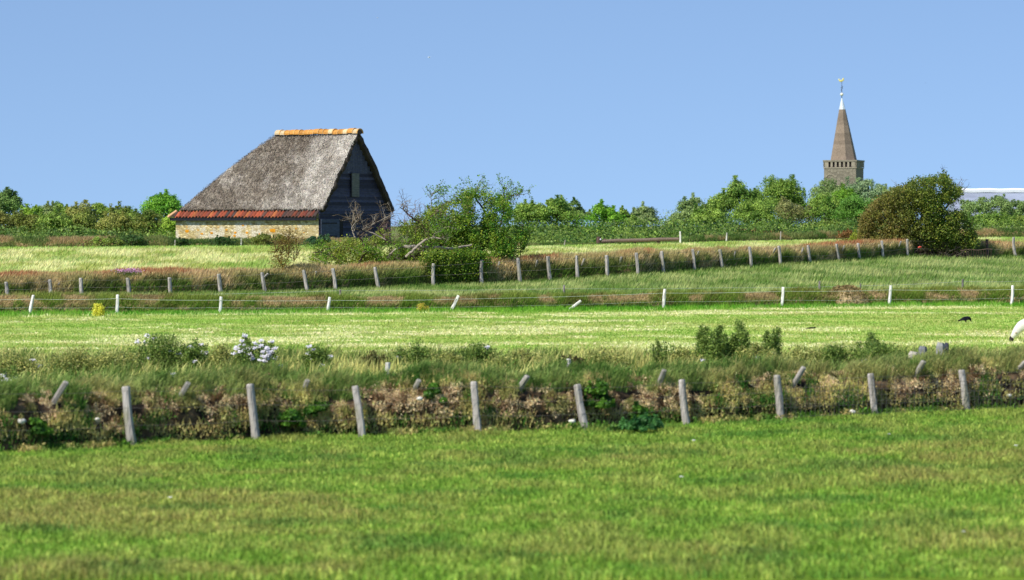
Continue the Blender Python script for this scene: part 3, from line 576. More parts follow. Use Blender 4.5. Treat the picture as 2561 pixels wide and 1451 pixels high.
# raised patches of orange lichen growing on the stones
for px, py, rr in [(468, 576, .2), (505, 583, .12), (529, 581, .13), (566, 573, .1), (588, 580, .12), (607, 562, .1), (586, 588, .12), (617, 580, .12), (681, 575, .24), (648, 583, .07), (740, 570, .07), (495, 574, .07), (545, 566, .07), (760, 580, .06)]:
    ang = np.linspace(0, 2 * np.pi, 13)[:-1]; t = (797 - px) / 357.0; aa = t * L_ / (1 + (1 - t) * .045) ; zz = (A0[2] * 0 + (600 - py) / 35.2)
    g = G(); rr_ = rr * rng.uniform(.75, 1.25, 12); V = np.concatenate([[B(aa, -.02, zz)], B(aa + rr_ * 1.1 * np.cos(ang), np.full(12, -.012), zz + rr_ * .6 * np.sin(ang))]); g.add(V, [[(0, 1 + j, 1 + (j + 1) % 12) for j in range(12)]], lin(204, 140, 34)); g.build('lichen_patch', M_STONE, parent=barn)
# pantile skirt along the side and round the hip end, fascia below
def skirt(name, org, along, outw, length, pitch, n0):
    g = G(); n = int(length / pitch)
    for i in range(n):
        x0 = i * pitch; col = np.array(random.choice([lin(146, 74, 54), lin(158, 80, 56), lin(122, 66, 54), lin(172, 102, 64), lin(80, 66, 62), lin(98, 72, 64), lin(136, 76, 58)])) * rng.uniform(.7, 1.25)
        jz = rng.normal(0, .012)
        for (v0, v1, lift) in ((.0, .58, .0), ):
            cs = np.linspace(0, 1, 8); prof = .06 * np.sin(cs * 2 * np.pi - .6) + .012
            top = [org + along * (x0 + cs[j] * pitch * 1.06) + outw * .02 + e3 * (.0 + prof[j] + jz) for j in range(8)]
            bot = [org + along * (x0 + cs[j] * pitch * 1.06) + outw * .42 + e3 * (-.38 + prof[j] + jz) for j in range(8)]
            V = np.array(top + bot + [q - e3 * .03 for q in top] + [q - e3 * .03 for q in bot]); fs = []
            for j in range(7): fs += [(j, j + 1, 9 + j, 8 + j), (16 + j, 24 + j, 25 + j, 17 + j), (8 + j, 9 + j, 25 + j, 24 + j)]
            g.add(V, [fs], col)
    return g.build(name, M_TILE, parent=barn)
skirt('eave_tiles', B(.02, .06, 2.08), e1, -e2, L_ + .25, .31, 0)
skirt('eave_tiles', B(L_ - .06, .0, 2.08), e2, e1, W_, .31, 0)
g = G(); g.tube([B(L_ - .1, .0, 2.12), B(L_ + .38, -.4, 1.66)], [.1, .12], lin(214, 168, 128), n=8); g.build('hip_tile', M_TILE, parent=barn)
g = G(); g.box(B(.0, -.3, 1.42), e1 * (L_ + .3), e2 * .05, e3 * .2, lin(26, 26, 34)); g.box(B(0, -.24, 1.6), e1 * (L_ + .3), e2 * .28, e3 * .03, lin(30, 28, 30)); g.box(B(L_ + .3, -.3, 1.42), -e1 * .05, e2 * W_, e3 * .2, lin(26, 26, 34)); g.build('fascia_board', M_PAINT, parent=barn)
g = G(); g.box(B(.1, .12, 1.9), e1 * (L_ - .6), e2 * .1, e3 * .4, lin(44, 34, 30)); g.build('wall_plate', M_WOOD, parent=barn)
# gable
nav = np.array(lin(48, 50, 66)); g = G(); bh = .2; z = -.3
def brange(z): t = max(0, min(1, (z - ZE + .25) / (ZR - ZE))); return t * W_ / 2, W_ - t * W_ / 2
while z < 4.75:
    b0, b1 = brange(z + bh); 
    if z < 2.0: b0, b1 = 0.0, W_ - .0
    else: b0 += .05; b1 -= .05
    p = B(-.02, b0, z); c = nav * rng.uniform(.5, 2.0); g.box(p, -e1 * .05, e2 * (b1 - b0), e3 * (bh + .004) + e1 * .045, c); z += bh
g.build('clapboards', M_PAINT, parent=barn)
g = G(); bb = 1.95
while bb < W_ - 1.95:
    zt = min(ZR - .5, ZE - .3 + (ZR - ZE) * min(bb, W_ - bb - .28) / (W_ / 2)); 
    if zt > 4.85: g.box(B(-.06, bb, 4.76), -e1 * .03, e2 * .27, e3 * (zt - 4.76), np.array(lin(62, 68, 90)) * rng.uniform(.8, 1.2))
    bb += .28
g.build('upper_boards', M_PAINT, parent=barn)
g = G(); V = [B(.05, 0, -.4), B(.05, W_, -.4), B(.05, W_, 1.9), B(.05, W_ / 2, ZR - .35), B(.05, 0, 1.9)]; V2 = [q + e1 * .1 for q in V]; g.add(np.array(V + V2), [[(0, 1, 2, 4), (2, 3, 4, 4)][:1] + [(5, 9, 7, 6)], [(2, 3, 4), (9, 8, 7)]], lin(30, 32, 40)); g.build('gable_backing', M_PAINT, parent=barn)
g = G(); g.box(B(-.08, 3.5, 3.1), -e1 * .05, e2 * .85, e3 * 1.65, lin(92, 96, 92)); hatch = g.build('loft_hatch', M_PAINT, parent=barn)
g = G(); g.box(B(-.13, 3.4, 3.05), -e1 * .03, e2 * .1, e3 * 1.75, lin(24, 26, 34)); o = g.build('hatch_frame', M_PAINT); o.data.transform(__import__('mathutils').Matrix.Translation(-Vector(A0))); o.parent = hatch
g = G(); g.box(B(-.1, .1, -.2), -e1 * .06, e2 * 2.0, e3 * 1.72, lin(66, 74, 92)); door = g.build('door', M_PAINT, parent=barn)
for zz in (.3, 1.2): g = G(); g.box(B(-.17, .2, zz), -e1 * .02, e2 * 1.6, e3 * .07, lin(20, 20, 26)); o = g.build('hinge', M_PAINT); o.data.transform(__import__('mathutils').Matrix.Translation(-Vector(A0))); o.parent = door
g = G(); g.box(B(-.1, 2.12, -.2), -e1 * .02, e2 * .42, e3 * 1.72, lin(8, 8, 10)); g.build('door_gap', M_PAINT, parent=barn)
g = G(); g.box(B(-.12, 0, 1.86), -e1 * .02, e2 * 4.2, e3 * .06, lin(46, 52, 72)); g.build('door_lintel', M_PAINT, parent=barn)
g = G(); g.box(B(0.02, W_ + .0, 1.2), e1 * .12 - e1 * .3, e2 * .45, -e3 * 1.4, lin(30, 34, 44)); 

# ------------------------------------------------------------ church tower
TD = 800.0; T2 = R(19.3); f1 = np.array([-math.cos(T2), math.sin(T2), 0]); f2 = np.array([math.sin(T2), math.cos(T2), 0]); TW = 8.5
C0 = at(2142, 400, TD); tz = 3.1; C0[2] = tz; HT = at(0, 400, TD)[2] - tz
def T(a, b, z): return C0 + f1 * a + f2 * b + e3 * z
tower = empty('church_tower', tuple(C0), 'square church tower with brown stone spire, arcaded parapet and golden weathercock', 'church tower')
st1 = np.array(lin(138, 130, 114)); stl = np.array(lin(160, 150, 132))
g = G(); g.box(T(.15, .15, 0), f1 * (TW - .3), f2 * (TW - .3), e3 * (HT - 2.1), st1 * .95)
for k in range(26): zz = HT - 2.3 - k * .38; [g.box(T(.15 + j * .82 + rng.uniform(0, .1), .12, zz), f1 * .7, f2 * .05, e3 * .33, st1 * rng.uniform(.72, 1.2)) for j in range(10)]
g.build('tower_wall', M_STONE, parent=tower)
g = G(); z0 = HT - 2.1; g.box(T(0, 0, z0), f1 * TW, f2 * TW, e3 * .28, stl)                      # string course
g.box(T(.45, .45, z0 + .35), f1 * (TW - .9), f2 * (TW - .9), e3 * 1.5, lin(58, 48, 48)); 
g.box(T(-.1, -.1, HT - .42), f1 * (TW + .2), f2 * (TW + .2), e3 * .42, st1)
def bays(org, along, inn, n=8):
    for i in range(n + 1):
        x = i * TW / n; wdt = .5 if 0 < i < n else .8; x = min(max(0, x - wdt / 2), TW - wdt)
        g.box(org + along * x + e3 * (z0 + .35), along * wdt, inn * .46, e3 * 1.4, stl * rng.uniform(.9, 1.05))
    for i in range(n):
        for k in range(2):                             # stepped heads of the little arches
            pass
bays(T(0, 0, 0) - e3 * 0, f1, f2); bays(T(0, 0, 0), f2, f1); bays(T(TW, 0, 0) - f1 * 0, f2, -f1)
g.build('parapet', M_STONE, parent=tower)
# blind round window
g = G(); cc_ = T(TW * .78, .1, HT - 4.9); ang = np.linspace(0, 2 * np.pi, 15); g.tube([cc_ + f1 * 1.3 * np.cos(t) + e3 * 1.3 * np.sin(t) for t in ang], .13, stl * .95, n=5, cap=False); g.build('round_window', M_STONE, parent=tower)
g = G(); sc_ = T(TW / 2, TW / 2, HT); zc = at(0, 272, TD)[2] - C0[2] - HT; zt = at(0, 243, TD)[2] - C0[2] - HT
def ring(r, z, off=0): a_ = np.arange(8) * np.pi / 4 + R(22.5) - T2; return np.stack([sc_[0] + off + r * np.cos(a_), sc_[1] + r * np.sin(a_), np.full(8, sc_[2] + z)], 1)
fc = [[(j, (j + 1) % 8, 8 + (j + 1) % 8, 8 + j) for j in range(8)]]
zs = np.linspace(0, zc, 14); rs = np.interp(zs, [0, zc], [3.35, .82])
for i in range(13): g.add(np.concatenate([ring(rs[i], zs[i], -.03 * zs[i]), ring(rs[i + 1], zs[i + 1], -.03 * zs[i + 1])]), fc, np.array(lin(140, 124, 108)) * rng.uniform(.84, 1.14))
g.build('spire', M_STONE, parent=tower)
g = G(); xo = -.03 * zc; g.add(np.concatenate([ring(.8, zc - .05, xo), ring(.5, zc + 1.3, xo - .05)]), fc, lin(214, 222, 226)); g.add(np.concatenate([ring(.5, zc + 1.3, xo - .05), ring(.1, zt, xo - .1)]), fc, lin(214, 222, 226)); g.build('lead_cap', M_METAL, parent=tower)
g = G(); top = sc_ + np.array([xo - .12, 0, zt]); hr = at(0, 200, TD)[2] - top[2]; g.tube([top - [0, 0, .5], top + [0.02, 0, hr]], [.1, .05], lin(70, 72, 84), n=6)
g.tube([top + [-.32, 0, 2.6], top + [.32, 0, 2.4]], .05, lin(70, 72, 84), n=5); g.tube([top + [-.2, 0, 1.8], top + [.0, 0, 2.3], top + [.25, 0, 3.0]], .06, lin(70, 72, 84), n=5); g.build('weathervane_rod', M_METAL, parent=tower)
def blob(g, c, r, col, n=8, m=6, sq=(1, 1, 1)):
    c = np.asarray(c, float); ph = np.linspace(0.05, np.pi - .05, m); th = np.arange(n) * 2 * np.pi / n
    V = np.array([[c[0] + sq[0] * r * math.sin(p) * math.cos(t), c[1] + sq[1] * r * math.sin(p) * math.sin(t), c[2] + sq[2] * r * math.cos(p)] for p in ph for t in th])
    f = [(i * n + j, i * n + (j + 1) % n, (i + 1) * n + (j + 1) % n, (i + 1) * n + j) for i in range(m - 1) for j in range(n)]; g.add(V, [f, np.array([[*range(n)]]), np.array([[(m - 1) * n + j for j in range(n)]])], col)
g = G(); blob(g, top + [0, 0, .9], .42, lin(236, 232, 210)); g.build('gilded_ball', M_METAL, parent=tower)
g = G(); k = top + [-.2, 0, hr]; blob(g, k, .38, lin(230, 214, 120), sq=(1.3, .35, .8)); blob(g, k + [-.5, 0, .3], .2, lin(240, 228, 150), sq=(1, .5, 1.2)); blob(g, k + [.55, 0, .35], .32, lin(230, 214, 120), sq=(.7, .3, 1.3)); g.build('weathercock', M_METAL, parent=tower)

# ------------------------------------------------------------ white roofed building on the right
WD = 430.0; wb = at(2398, 520, WD); wb[2] = 3.1; wl_ = 24.0; zt_ = at(0, 473, WD)[2]
house = empty('white_roofed_shed', tuple(wb), 'long building with pale grey roof and bright white ridge at the right edge', 'building')
g = G(); g.box(wb, [wl_, 1.5, 0], [0, 9, 0], [0, 0, 2.6], lin(214, 214, 212)); g.build('wall', M_STONE, parent=house)
g = G(); ux = np.array([wl_ + .8, 1.5, 0]); p0 = wb + [-.4, -.4, 2.5]; rg = wb + [-.4, 4.5, zt_ - wb[2] - .3]; p1 = wb + [-.4, 9.4, 2.5]
g.add([p0, p0 + ux, rg + ux, rg, p1, p1 + ux], [[(0, 1, 2, 3), (3, 2, 5, 4)], [(0, 3, 4), (1, 5, 2)]], lin(146, 154, 172)); g.build('roof', mat_col('sheet_roof', (.25, .6, .9), .22, rough=.5, spec=.4, bump=.01), parent=house)
g = G(); g.tube([rg + ux * t + [0, -.05, .1 + .03 * math.sin(t * 40)] for t in np.linspace(0, 1, 30)], .34, (.92, .92, .92), n=6); g.build('ridge_cap', M_PAINT if False else M_METAL, parent=house)
for i in range(4): g = G(); g.box(wb + [3 + i * 4.5, .25 + i * .28 - .3, 1.0], [1.4, .09, 0], [0, .05, 0], [0, 0, 1.1], lin(50, 60, 70)); g.build('window', M_METAL, parent=house)

# ------------------------------------------------------------ trees and shrubs
def foliage(g, ctr, rad, nl, n, size, c1, c2, rough=.35, flat=1.0, up=.25):
    ctr = np.asarray(ctr, float); rad = np.asarray(rad, float)
    d = rng.normal(size=(nl, 3)); d /= np.linalg.norm(d, axis=1)[:, None]; d[:, 2] = np.abs(d[:, 2]) * 1.0 - .25
    lc = ctr + d * rad * rng.uniform(.45, .92, (nl, 1)); lr = rng.uniform(.2, .46, nl) * min(rad[0], rad[2] * 1.3)
    lk = rng.uniform(0, 1, nl); i = rng.integers(0, nl, n)
    v = rng.normal(size=(n, 3)); v /= np.linalg.norm(v, axis=1)[:, None]; v[:, 2] = np.where(v[:, 2] < -.3, -v[:, 2], v[:, 2])
    rr = rng.uniform(.35, 1.0, n) ** .5 * (1 + rough * rng.normal(0, .45, n))
    P = lc[i] + v * (lr[i] * rr)[:, None] * [1, 1, .85]
    t = np.clip(lk[i] * .9 + rng.normal(.05, .16, n), 0, 1); c = mixc(c1, c2, t)
    g.leaves(P, v + rng.normal(0, .55, v.shape) + [0, 0, .2], rng.uniform(.6, 1.3, n) * size, jit(c, .36), .7)
    ns = max(3, nl // 2)                               # sprigs breaking the outline
    for k in range(ns):
        q = rng.integers(0, nl); b = lc[q] + [rng.normal(0, .5 * lr[q]), rng.normal(0, .3 * lr[q]), lr[q] * .7]; hgt = lr[q] * rng.uniform(.4, 1.0); m = int(n / nl * .35) + 6
        P = b + np.stack([rng.normal(0, .12 * lr[q], m), rng.normal(0, .12 * lr[q], m), rng.uniform(0, hgt, m)], 1); g.leaves(P, rng.normal(size=(m, 3)), rng.uniform(.5, 1, m) * size, jit(mixc(c1, c2, np.full(m, lk[q])), .3), .7)
    return lc
def tree(name, label, cat, px, top, hw, d, c1, c2, n=5000, size=.26, nl=16, base=None, group=None, stretch=1.0, trunk_col=lin(110, 98, 84)):
    """px centre, top row, half width in px, distance"""
    hw *= 1.2; n = int(n * 1.7); size *= .82; nl = int(nl * 1.4); x = (px - CX) * d / F; zt = HC - (top - YH) * d / F; zb = gz1(x, d) if base is None else base; zt += (.13 if name == 'tree' else .06) * (zt - zb)
    H = zt - zb; rx = hw * d / F; o = empty(name, (x, d, zb), label, cat, group)
    cz = zb + H * .5; g = G(); rz = H * .53
    lc = foliage(g, (x, d, cz), (rx * .92, rx * .8 * stretch, rz), nl, n, size, c1, c2)
    m = int(n * .3); P = np.stack([rng.normal(x, rx * .62, m), rng.normal(d, rx * .4, m), zb + rng.uniform(0, H * .62, m)], 1)
    g.leaves(P, rng.normal(size=(m, 3)) + [0, -.4, .4], rng.uniform(.6, 1.2, m) * size, jit(mixc(c1, c2, rng.uniform(0, .6, m)), .3), .7)
    g.build('crown', M_LEAF, parent=o)
    g = G(); r0 = max(.06, H * .028); g.tube([(x, d, zb - .2), (x + .02 * H, d, zb + .35 * H), (x, d, zb + .7 * H)], [r0, r0 * .7, r0 * .3], trunk_col, n=7)
    for q in lc[:7]: s0 = np.array([x, d, zb + H * rng.uniform(.2, .45)]); g.tube([s0, (s0 + q) / 2 + [0, 0, -.05 * H], q], [r0 * .5, r0 * .3, r0 * .12], trunk_col, n=5)
    g.build('trunk', M_BARK, parent=o); return o
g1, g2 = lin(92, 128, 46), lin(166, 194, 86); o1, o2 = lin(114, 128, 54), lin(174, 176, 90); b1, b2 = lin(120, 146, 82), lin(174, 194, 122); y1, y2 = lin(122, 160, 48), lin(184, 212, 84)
TR = [ # left thicket
 ('tree', 'dark bluish green tree at the left edge, tallest there', 8, 474, 46, 330, lin(84, 116, 58), lin(140, 172, 88), 5200, .24),
 ('shrub', 'low bright green shrub right of the dark tree at the left edge', 74, 508, 34, 318, y1, y2, 3600, .2),
 ('shrub', 'greyish olive shrub in the thicket, between two bright green ones', 118, 507, 36, 322, o1, b2, 3600, .2),
 ('shrub', 'green shrub with one upright sprig in the left thicket', 150, 499, 34, 326, g1, g2, 3600, .2),
 ('shrub', 'dark olive shrub at the middle of the left thicket', 198, 503, 38, 322, lin(88, 108, 44), o2, 4000, .2),
 ('shrub', 'green shrub with the tall thin sprig in the left thicket', 258, 496, 30, 325, g1, g2, 3600, .2),
 ('shrub', 'low olive green shrub under the dip of the left thicket', 312, 519, 40, 318, o1, g2, 3600, .2),
 ('tree', 'rounded bright green tree rising just left of the thatched roof', 412, 484, 50, 345, lin(78, 138, 36), lin(146, 198, 68), 8000, .24),
 ('shrub', 'yellow green shrub touching the left end of the barn', 440, 535, 34, 250, y1, y2, 3200, .16),
 ('shrub', 'brownish olive shrub two metres left of the barn', 372, 528, 42, 262, lin(96, 122, 46), o2, 4200, .17),
 ('shrub', 'olive shrub in front row under the dip of the left thicket', 290, 534, 46, 262, o1, o2, 4200, .17),
 ('shrub', 'brown tinged shrub in the middle of the front row of the thicket', 215, 530, 44, 264, lin(92, 116, 46), lin(158, 170, 78), 4200, .17),
 ('shrub', 'dark green shrub in the front row of the left thicket', 140, 534, 44, 262, lin(80, 110, 40), g2, 4200, .17),
 ('shrub', 'olive brown shrub in the front row near the left edge', 60, 532, 46, 264, o1, lin(158, 162, 80), 4200, .17),
 ('shrub', 'dim brownish shrub cut by the left edge', -8, 528, 42, 262, lin(104, 108, 50), o2, 3600, .17),
 # middle wood
 ('tree', 'leftmost rounded tree of the wood right of the hawthorn', 1322, 512, 42, 440, g1, g2, 5200, .3),
 ('tree', 'broad tree with uneven top right of the hawthorn, highest of its group', 1390, 500, 46, 440, lin(84, 126, 48), g2, 6500, .3),
 ('tree', 'tree with one raised tip next to the broad tree right of the hawthorn', 1440, 506, 34, 450, g1, b2, 4500, .3),
 ('tree', 'vivid green tree with a rounded top above the dark rail post', 1508, 516, 38, 430, lin(76, 134, 34), lin(150, 200, 62), 5200, .28),
 ('tree', 'low green tree in the dip behind the wooden rail', 1560, 530, 30, 440, g1, g2, 3600, .28),
 ('tree', 'grey green tree with thin bare tips before the gap of sky', 1610, 522, 36, 450, lin(92, 118, 74), b2, 4600, .28),
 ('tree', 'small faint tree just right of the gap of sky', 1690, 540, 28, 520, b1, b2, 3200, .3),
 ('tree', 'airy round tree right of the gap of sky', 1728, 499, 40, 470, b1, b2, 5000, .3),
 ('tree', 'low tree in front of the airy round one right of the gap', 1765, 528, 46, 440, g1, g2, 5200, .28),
 # big wood around the church
 ('tree', 'tall pointed tree at the left shoulder of the large wood', 1862, 457, 50, 520, lin(92, 130, 50), g2, 7000, .34),
 ('tree', 'sloping tree left of the tall pointed one in the large wood', 1808, 482, 42, 520, g1, g2, 5600, .34),
 ('tree', 'tall broad tree forming the first crest left of the church', 1958, 444, 58, 540, g1, g2, 9000, .34),
 ('tree', 'hazy bluish tree directly right of the church tower', 2172, 448, 56, 640, lin(118, 146, 104), lin(168, 190, 136), 7500, .4),  # haze put into paler, greyer leaf colours
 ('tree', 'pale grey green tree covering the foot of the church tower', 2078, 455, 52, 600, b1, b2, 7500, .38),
 ('tree', 'bright green tree in front of the church tower, lower than the tower foot', 2110, 474, 50, 520, y1, lin(128, 180, 60), 7500, .32),
 ('tree', 'dull reddish grey tree in the front of the large wood', 1975, 498, 50, 470, lin(112, 112, 66), lin(160, 164, 100), 6500, .28),
 ('tree', 'green tree at the left front of the large wood', 1888, 508, 56, 460, g1, g2, 6500, .28),
 ('tree', 'dark green tree at the front of the large wood below the church', 2062, 496, 50, 470, lin(76, 122, 42), g2, 6500, .28),
 ('tree', 'mid green tree just left of the brown windswept tree', 2145, 497, 52, 460, g1, lin(120, 172, 70), 6500, .28),
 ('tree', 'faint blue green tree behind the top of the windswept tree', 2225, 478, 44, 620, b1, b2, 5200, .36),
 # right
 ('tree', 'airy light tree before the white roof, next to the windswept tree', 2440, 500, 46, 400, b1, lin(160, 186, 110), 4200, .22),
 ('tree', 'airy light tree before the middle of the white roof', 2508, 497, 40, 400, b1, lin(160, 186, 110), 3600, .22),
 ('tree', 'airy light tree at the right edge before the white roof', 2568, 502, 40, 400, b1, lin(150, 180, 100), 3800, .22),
 ('shrub', 'low green shrub below the white roof near the right edge', 2480, 532, 60, 380, g1, g2, 4200, .22),
 ('shrub', 'low green shrub below the white roof at the right edge', 2570, 536, 44, 380, o1, g2, 3200, .22),
 # hedges
 ('hedge_bush', 'dense dark green hedge bush right of the white gate post', 1742, 572, 32, 262, lin(52, 84, 34), lin(92, 128, 56), 3000, .14),
 ('hedge_bush', 'dense dark hedge bush left of the small pale post in the hedge', 1790, 575, 30, 262, lin(50, 80, 34), lin(90, 124, 54), 2800, .14),
 ('hedge_bush', 'brown topped hedge bush right of the small pale post', 1858, 572, 38, 264, lin(66, 92, 40), lin(156, 140, 84), 3200, .14),
 ('hedge_bush', 'low hedge bush with reddish top in the middle of the far hedge', 1930, 575, 42, 264, lin(70, 96, 42), lin(150, 128, 74), 3200, .14),
 ('hedge_bush', 'straight trimmed dark green hedge part under the church', 2020, 574, 48, 272, lin(52, 84, 40), lin(80, 116, 58), 3600, .14),
 ('hedge_bush', 'dark hedge part just left of the windswept tree', 2105, 574, 46, 272, lin(52, 84, 40), lin(80, 116, 58), 3600, .14),
 ('hedge_bush', 'green bush at the foot of the wood left of the rail post', 1400, 578, 60, 300, lin(60, 96, 36), lin(112, 150, 60), 4200, .18),
 ('hedge_bush', 'bush with light leaves behind the left end of the rail', 1520, 574, 60, 300, g1, y2, 4200, .18),
 ('hedge_bush', 'bush behind the middle of the wooden rail', 1620, 576, 54, 300, g1, g2, 3800, .18),
 ('hedge_bush', 'bush behind the shoots right of the hawthorn', 1310, 574, 44, 300, g1, g2, 3400, .18),
 ('hedge_bush', 'bush under the large wood behind the gate post', 1700, 578, 44, 300, g1, g2, 3400, .18),
 ('hedge_bush', 'bush under the left part of the large wood', 1800, 560, 60, 320, g1, g2, 4200, .2),
 ('hedge_bush', 'bush under the middle of the large wood', 1930, 556, 76, 320, g1, g2, 5200, .2),
 ('hedge_bush', 'bush under the right part of the large wood', 2070, 556, 76, 320, o1, g2, 5200, .2),
 ('hedge_bush', 'bush hidden behind the left side of the windswept tree', 2190, 560, 60, 320, g1, g2, 4200, .2),
 ('shrub', 'dark green shrub on the far low bank left of the barn', 330, 588, 30, 210.9, lin(52, 84, 40), lin(92, 124, 60), 1800, .11),
 ('shrub', 'dark green shrub on the bank at the corner of the barn wall', 452, 596, 20, 210.9, lin(40, 70, 34), lin(84, 112, 54), 1200, .11),
 ('shrub', 'dark green shrub before the stone wall left of the brown bush', 558, 594, 38, 210.9, lin(48, 82, 40), lin(90, 120, 60), 2200, .11),
 ('shrub', 'olive shrub before the right end of the stone wall', 672, 586, 52, 211.2, o1, lin(130, 140, 70), 2600, .11),
 ('shrub', 'bluish green shrub before the barn door', 798, 588, 32, 210.9, lin(50, 86, 52), lin(90, 128, 84), 2200, .11),
 ('shrub', 'tangled green shrub on the bank left of the leftmost far post', 262, 592, 42, 210.9, o1, g2, 1900, .11),
 ('shrub', 'rusty red low shrub left of the windswept tree', 2118, 577, 22, 240, lin(112, 84, 48), lin(150, 110, 62), 1500, .11),
 ('shrub', 'yellow green low shrub at the left foot of the windswept tree', 2150, 583, 26, 225, lin(120, 136, 36), lin(176, 186, 62), 1700, .1),
]
for (nm_, lab, px, top, hw, d, c1, c2, n, sz) in TR:
    grp = {'tree': 'trees of the far woods', 'shrub': 'shrubs of the thicket and far bank', 'hedge_bush': 'bushes of the far hedge'}[nm_]
    tree(nm_, lab, {'tree': 'tree', 'shrub': 'shrub', 'hedge_bush': 'hedge bush'}[nm_], px, top, hw, d, c1, c2, n, sz, nl=max(9, int(hw / 2.6)), group=grp)

def poly_in(poly, x, y):
    ins = np.zeros(len(x), bool); n = len(poly)
    for i in range(n):
        (x1, y1_), (x2, y2_) = poly[i], poly[(i + 1) % n]
        c = ((y1_ > y) != (y2_ > y)) & (x < (x2 - x1) * (y - y1_) / (y2_ - y1_ + 1e-9) + x1); ins ^= c
    return ins
def twig(g, p, dirv, L, r, col, depth=2, tips=None):
    pts = [np.array(p)]; v = np.array(dirv, float); v /= np.linalg.norm(v)
    for k in range(5): v = v + rng.normal(0, .22, 3); v /= np.linalg.norm(v); pts.append(pts[-1] + v * L / 5)
    g.tube(pts, np.linspace(r, r * .35, 6), col, n=4, cap=False)
    if tips is not None: tips.append(pts[-1]); tips.append(pts[3])
    if depth:
        for k in range(rng.integers(2, 4)):
            i = rng.integers(1, 6); vv = v + rng.normal(0, .7, 3); twig(g, pts[i], vv, L * rng.uniform(.4, .7), r * .55, col, depth - 1, tips)
# hawthorn, blown flat by the wind
HD = 166.5; hx = (1130 - CX) * HD / F
haw = empty('hawthorn_tree', (hx, HD, float(zW4(1130)) + .9), 'gnarled windswept hawthorn sprawling over the bank before the barn gable, half bare', 'tree')
gray, dk, yel = np.array(lin(158, 148, 132)), np.array(lin(64, 52, 46)), np.array(lin(120, 104, 84))
limbs = [ # px polylines with depth offset, radii
 ([(1165, 712, 0), (1150, 680, .1), (1120, 650, .3), (1075, 632, .2), (1030, 640, 0), (985, 655, -.3), (940, 668, -.4)], .2, .05, dk),
 ([(1110, 646, -.3), (1060, 628, -.5), (1020, 616, -.6), (1000, 618, -.6), (983, 628, -.6), (968, 645, -.5)], .085, .05, gray),
 ([(1180, 612, -.4), (1140, 622, -.6), (1090, 618, -.8), (1050, 618, -.8), (1012, 616, -.7)], .05, .09, gray * 1.1),
 ([(1015, 643, -.9), (1040, 620, -1.0), (1062, 600, -1), (1085, 594, -1), (1120, 600, -1)], .075, .04, gray * 1.1),
 ([(1160, 690, .2), (1185, 650, .4), (1215, 610, .6), (1225, 570, .6), (1215, 530, .5), (1190, 500, .4), (1185, 478, .4)], .14, .015, dk),
 ([(1215, 610, .6), (1245, 580, .5), (1258, 540, .5), (1262, 500, .4), (1255, 487, .4)], .07, .012, yel),
 ([(1120, 650, .3), (1095, 600, .6), (1060, 565, .6), (1030, 545, .5), (1010, 525, .4), (1000, 518, .3)], .1, .012, dk),
 ([(1060, 565, .6), (1085, 530, .5), (1110, 510, .5), (1150, 498, .4)], .06, .015, yel),
 ([(1000, 618, -.4), (965, 600, -.2), (945, 575, 0), (960, 555, .1), (985, 540, .2)], .055, .012, dk),
 ([(965, 600, -.2), (925, 580, -.2), (905, 574, -.2), (930, 562, 0), (978, 538, .1)], .04, .012, gray * .95),
 ([(894, 694, 0), (896, 670, 0), (903, 645, -.1), (915, 625, -.1), (905, 600, -.2), (893, 586, -.2)], .085, .03, dk),
 ([(888, 594, -.3), (880, 575, -.3), (880, 558, -.3), (886, 543, -.3)], .035, .014, gray), ([(882, 566, -.3), (890, 556, -.3), (898, 546, -.3)], .022, .01, gray), ([(886, 578, -.3), (889, 571, -.3)], .02, .01, gray),
 ([(903, 645, -.1), (920, 628, 0), (945, 650, .1)], .05, .03, dk), ([(880, 690, .2), (860, 660, .2), (830, 640, .1), (800, 630, 0), (782, 632, 0)], .06, .012, yel),
 ([(860, 690, 0), (835, 672, -.3), (815, 655, -.4), (795, 668, -.5)], .045, .012, gray * .9), ([(1165, 712, 0), (1110, 705, -.4), (1060, 692, -.6), (1020, 690, -.7), (975, 700, -.7)], .08, .03, dk),
 ([(1150, 575, .2), (1120, 568, .1), (1095, 575, 0), (1080, 600, -.1)], .05, .05, gray), ([(1260, 590, .7), (1290, 600, .8), (1303, 580, .8), (1312, 556, .8)], .04, .012, yel), ([(1300, 650, .9), (1302, 625, .9), (1300, 600, .8)], .03, .02, yel),
 ([(1080, 520, .5), (1078, 500, .5), (1080, 484, .5)], .02, .008, yel), ([(1255, 505, .4), (1270, 496, .4), (1290, 491, .4)], .018, .007, yel), ([(1130, 660, -.8), (1160, 640, -.9), (1180, 632, -.9)], .05, .04, gray)]
g = G(); tips = []
for k, (pl, ra, rb, c) in enumerate(limbs):
    P = np.array([at(x_, y_, HD + dz * 1.2 - (1.2 if k in (0, 1, 2, 3, 6, 8, 9, 10, 12, 14, 15, 16, 18, 24) else .25)) for x_, y_, dz in pl]); s = np.linspace(0, len(P) - 1, len(P) * 4); Q = np.stack([np.interp(s, range(len(P)), P[:, i]) for i in range(3)], 1)
    Q[1:-1] = (Q[:-2] + 2 * Q[1:-1] + Q[2:]) / 4; Q[1:-1] += rng.normal(0, .015, Q[1:-1].shape); g.tube(Q, np.linspace(ra, rb, len(Q)), c, n=7)
    for m in range(int(len(Q) * .7)):
        q = Q[rng.integers(len(Q) // 3, len(Q))]; up = q[2] > at(0, 600, HD)[2]
        twig(g, q, (rng.normal(.35, .5), rng.normal(0, .5), rng.uniform(.1, 1) if up else rng.normal(.2, .6)), rng.uniform(.35, .95), .017, [yel, gray * .8, dk][rng.integers(3)], 2, tips)
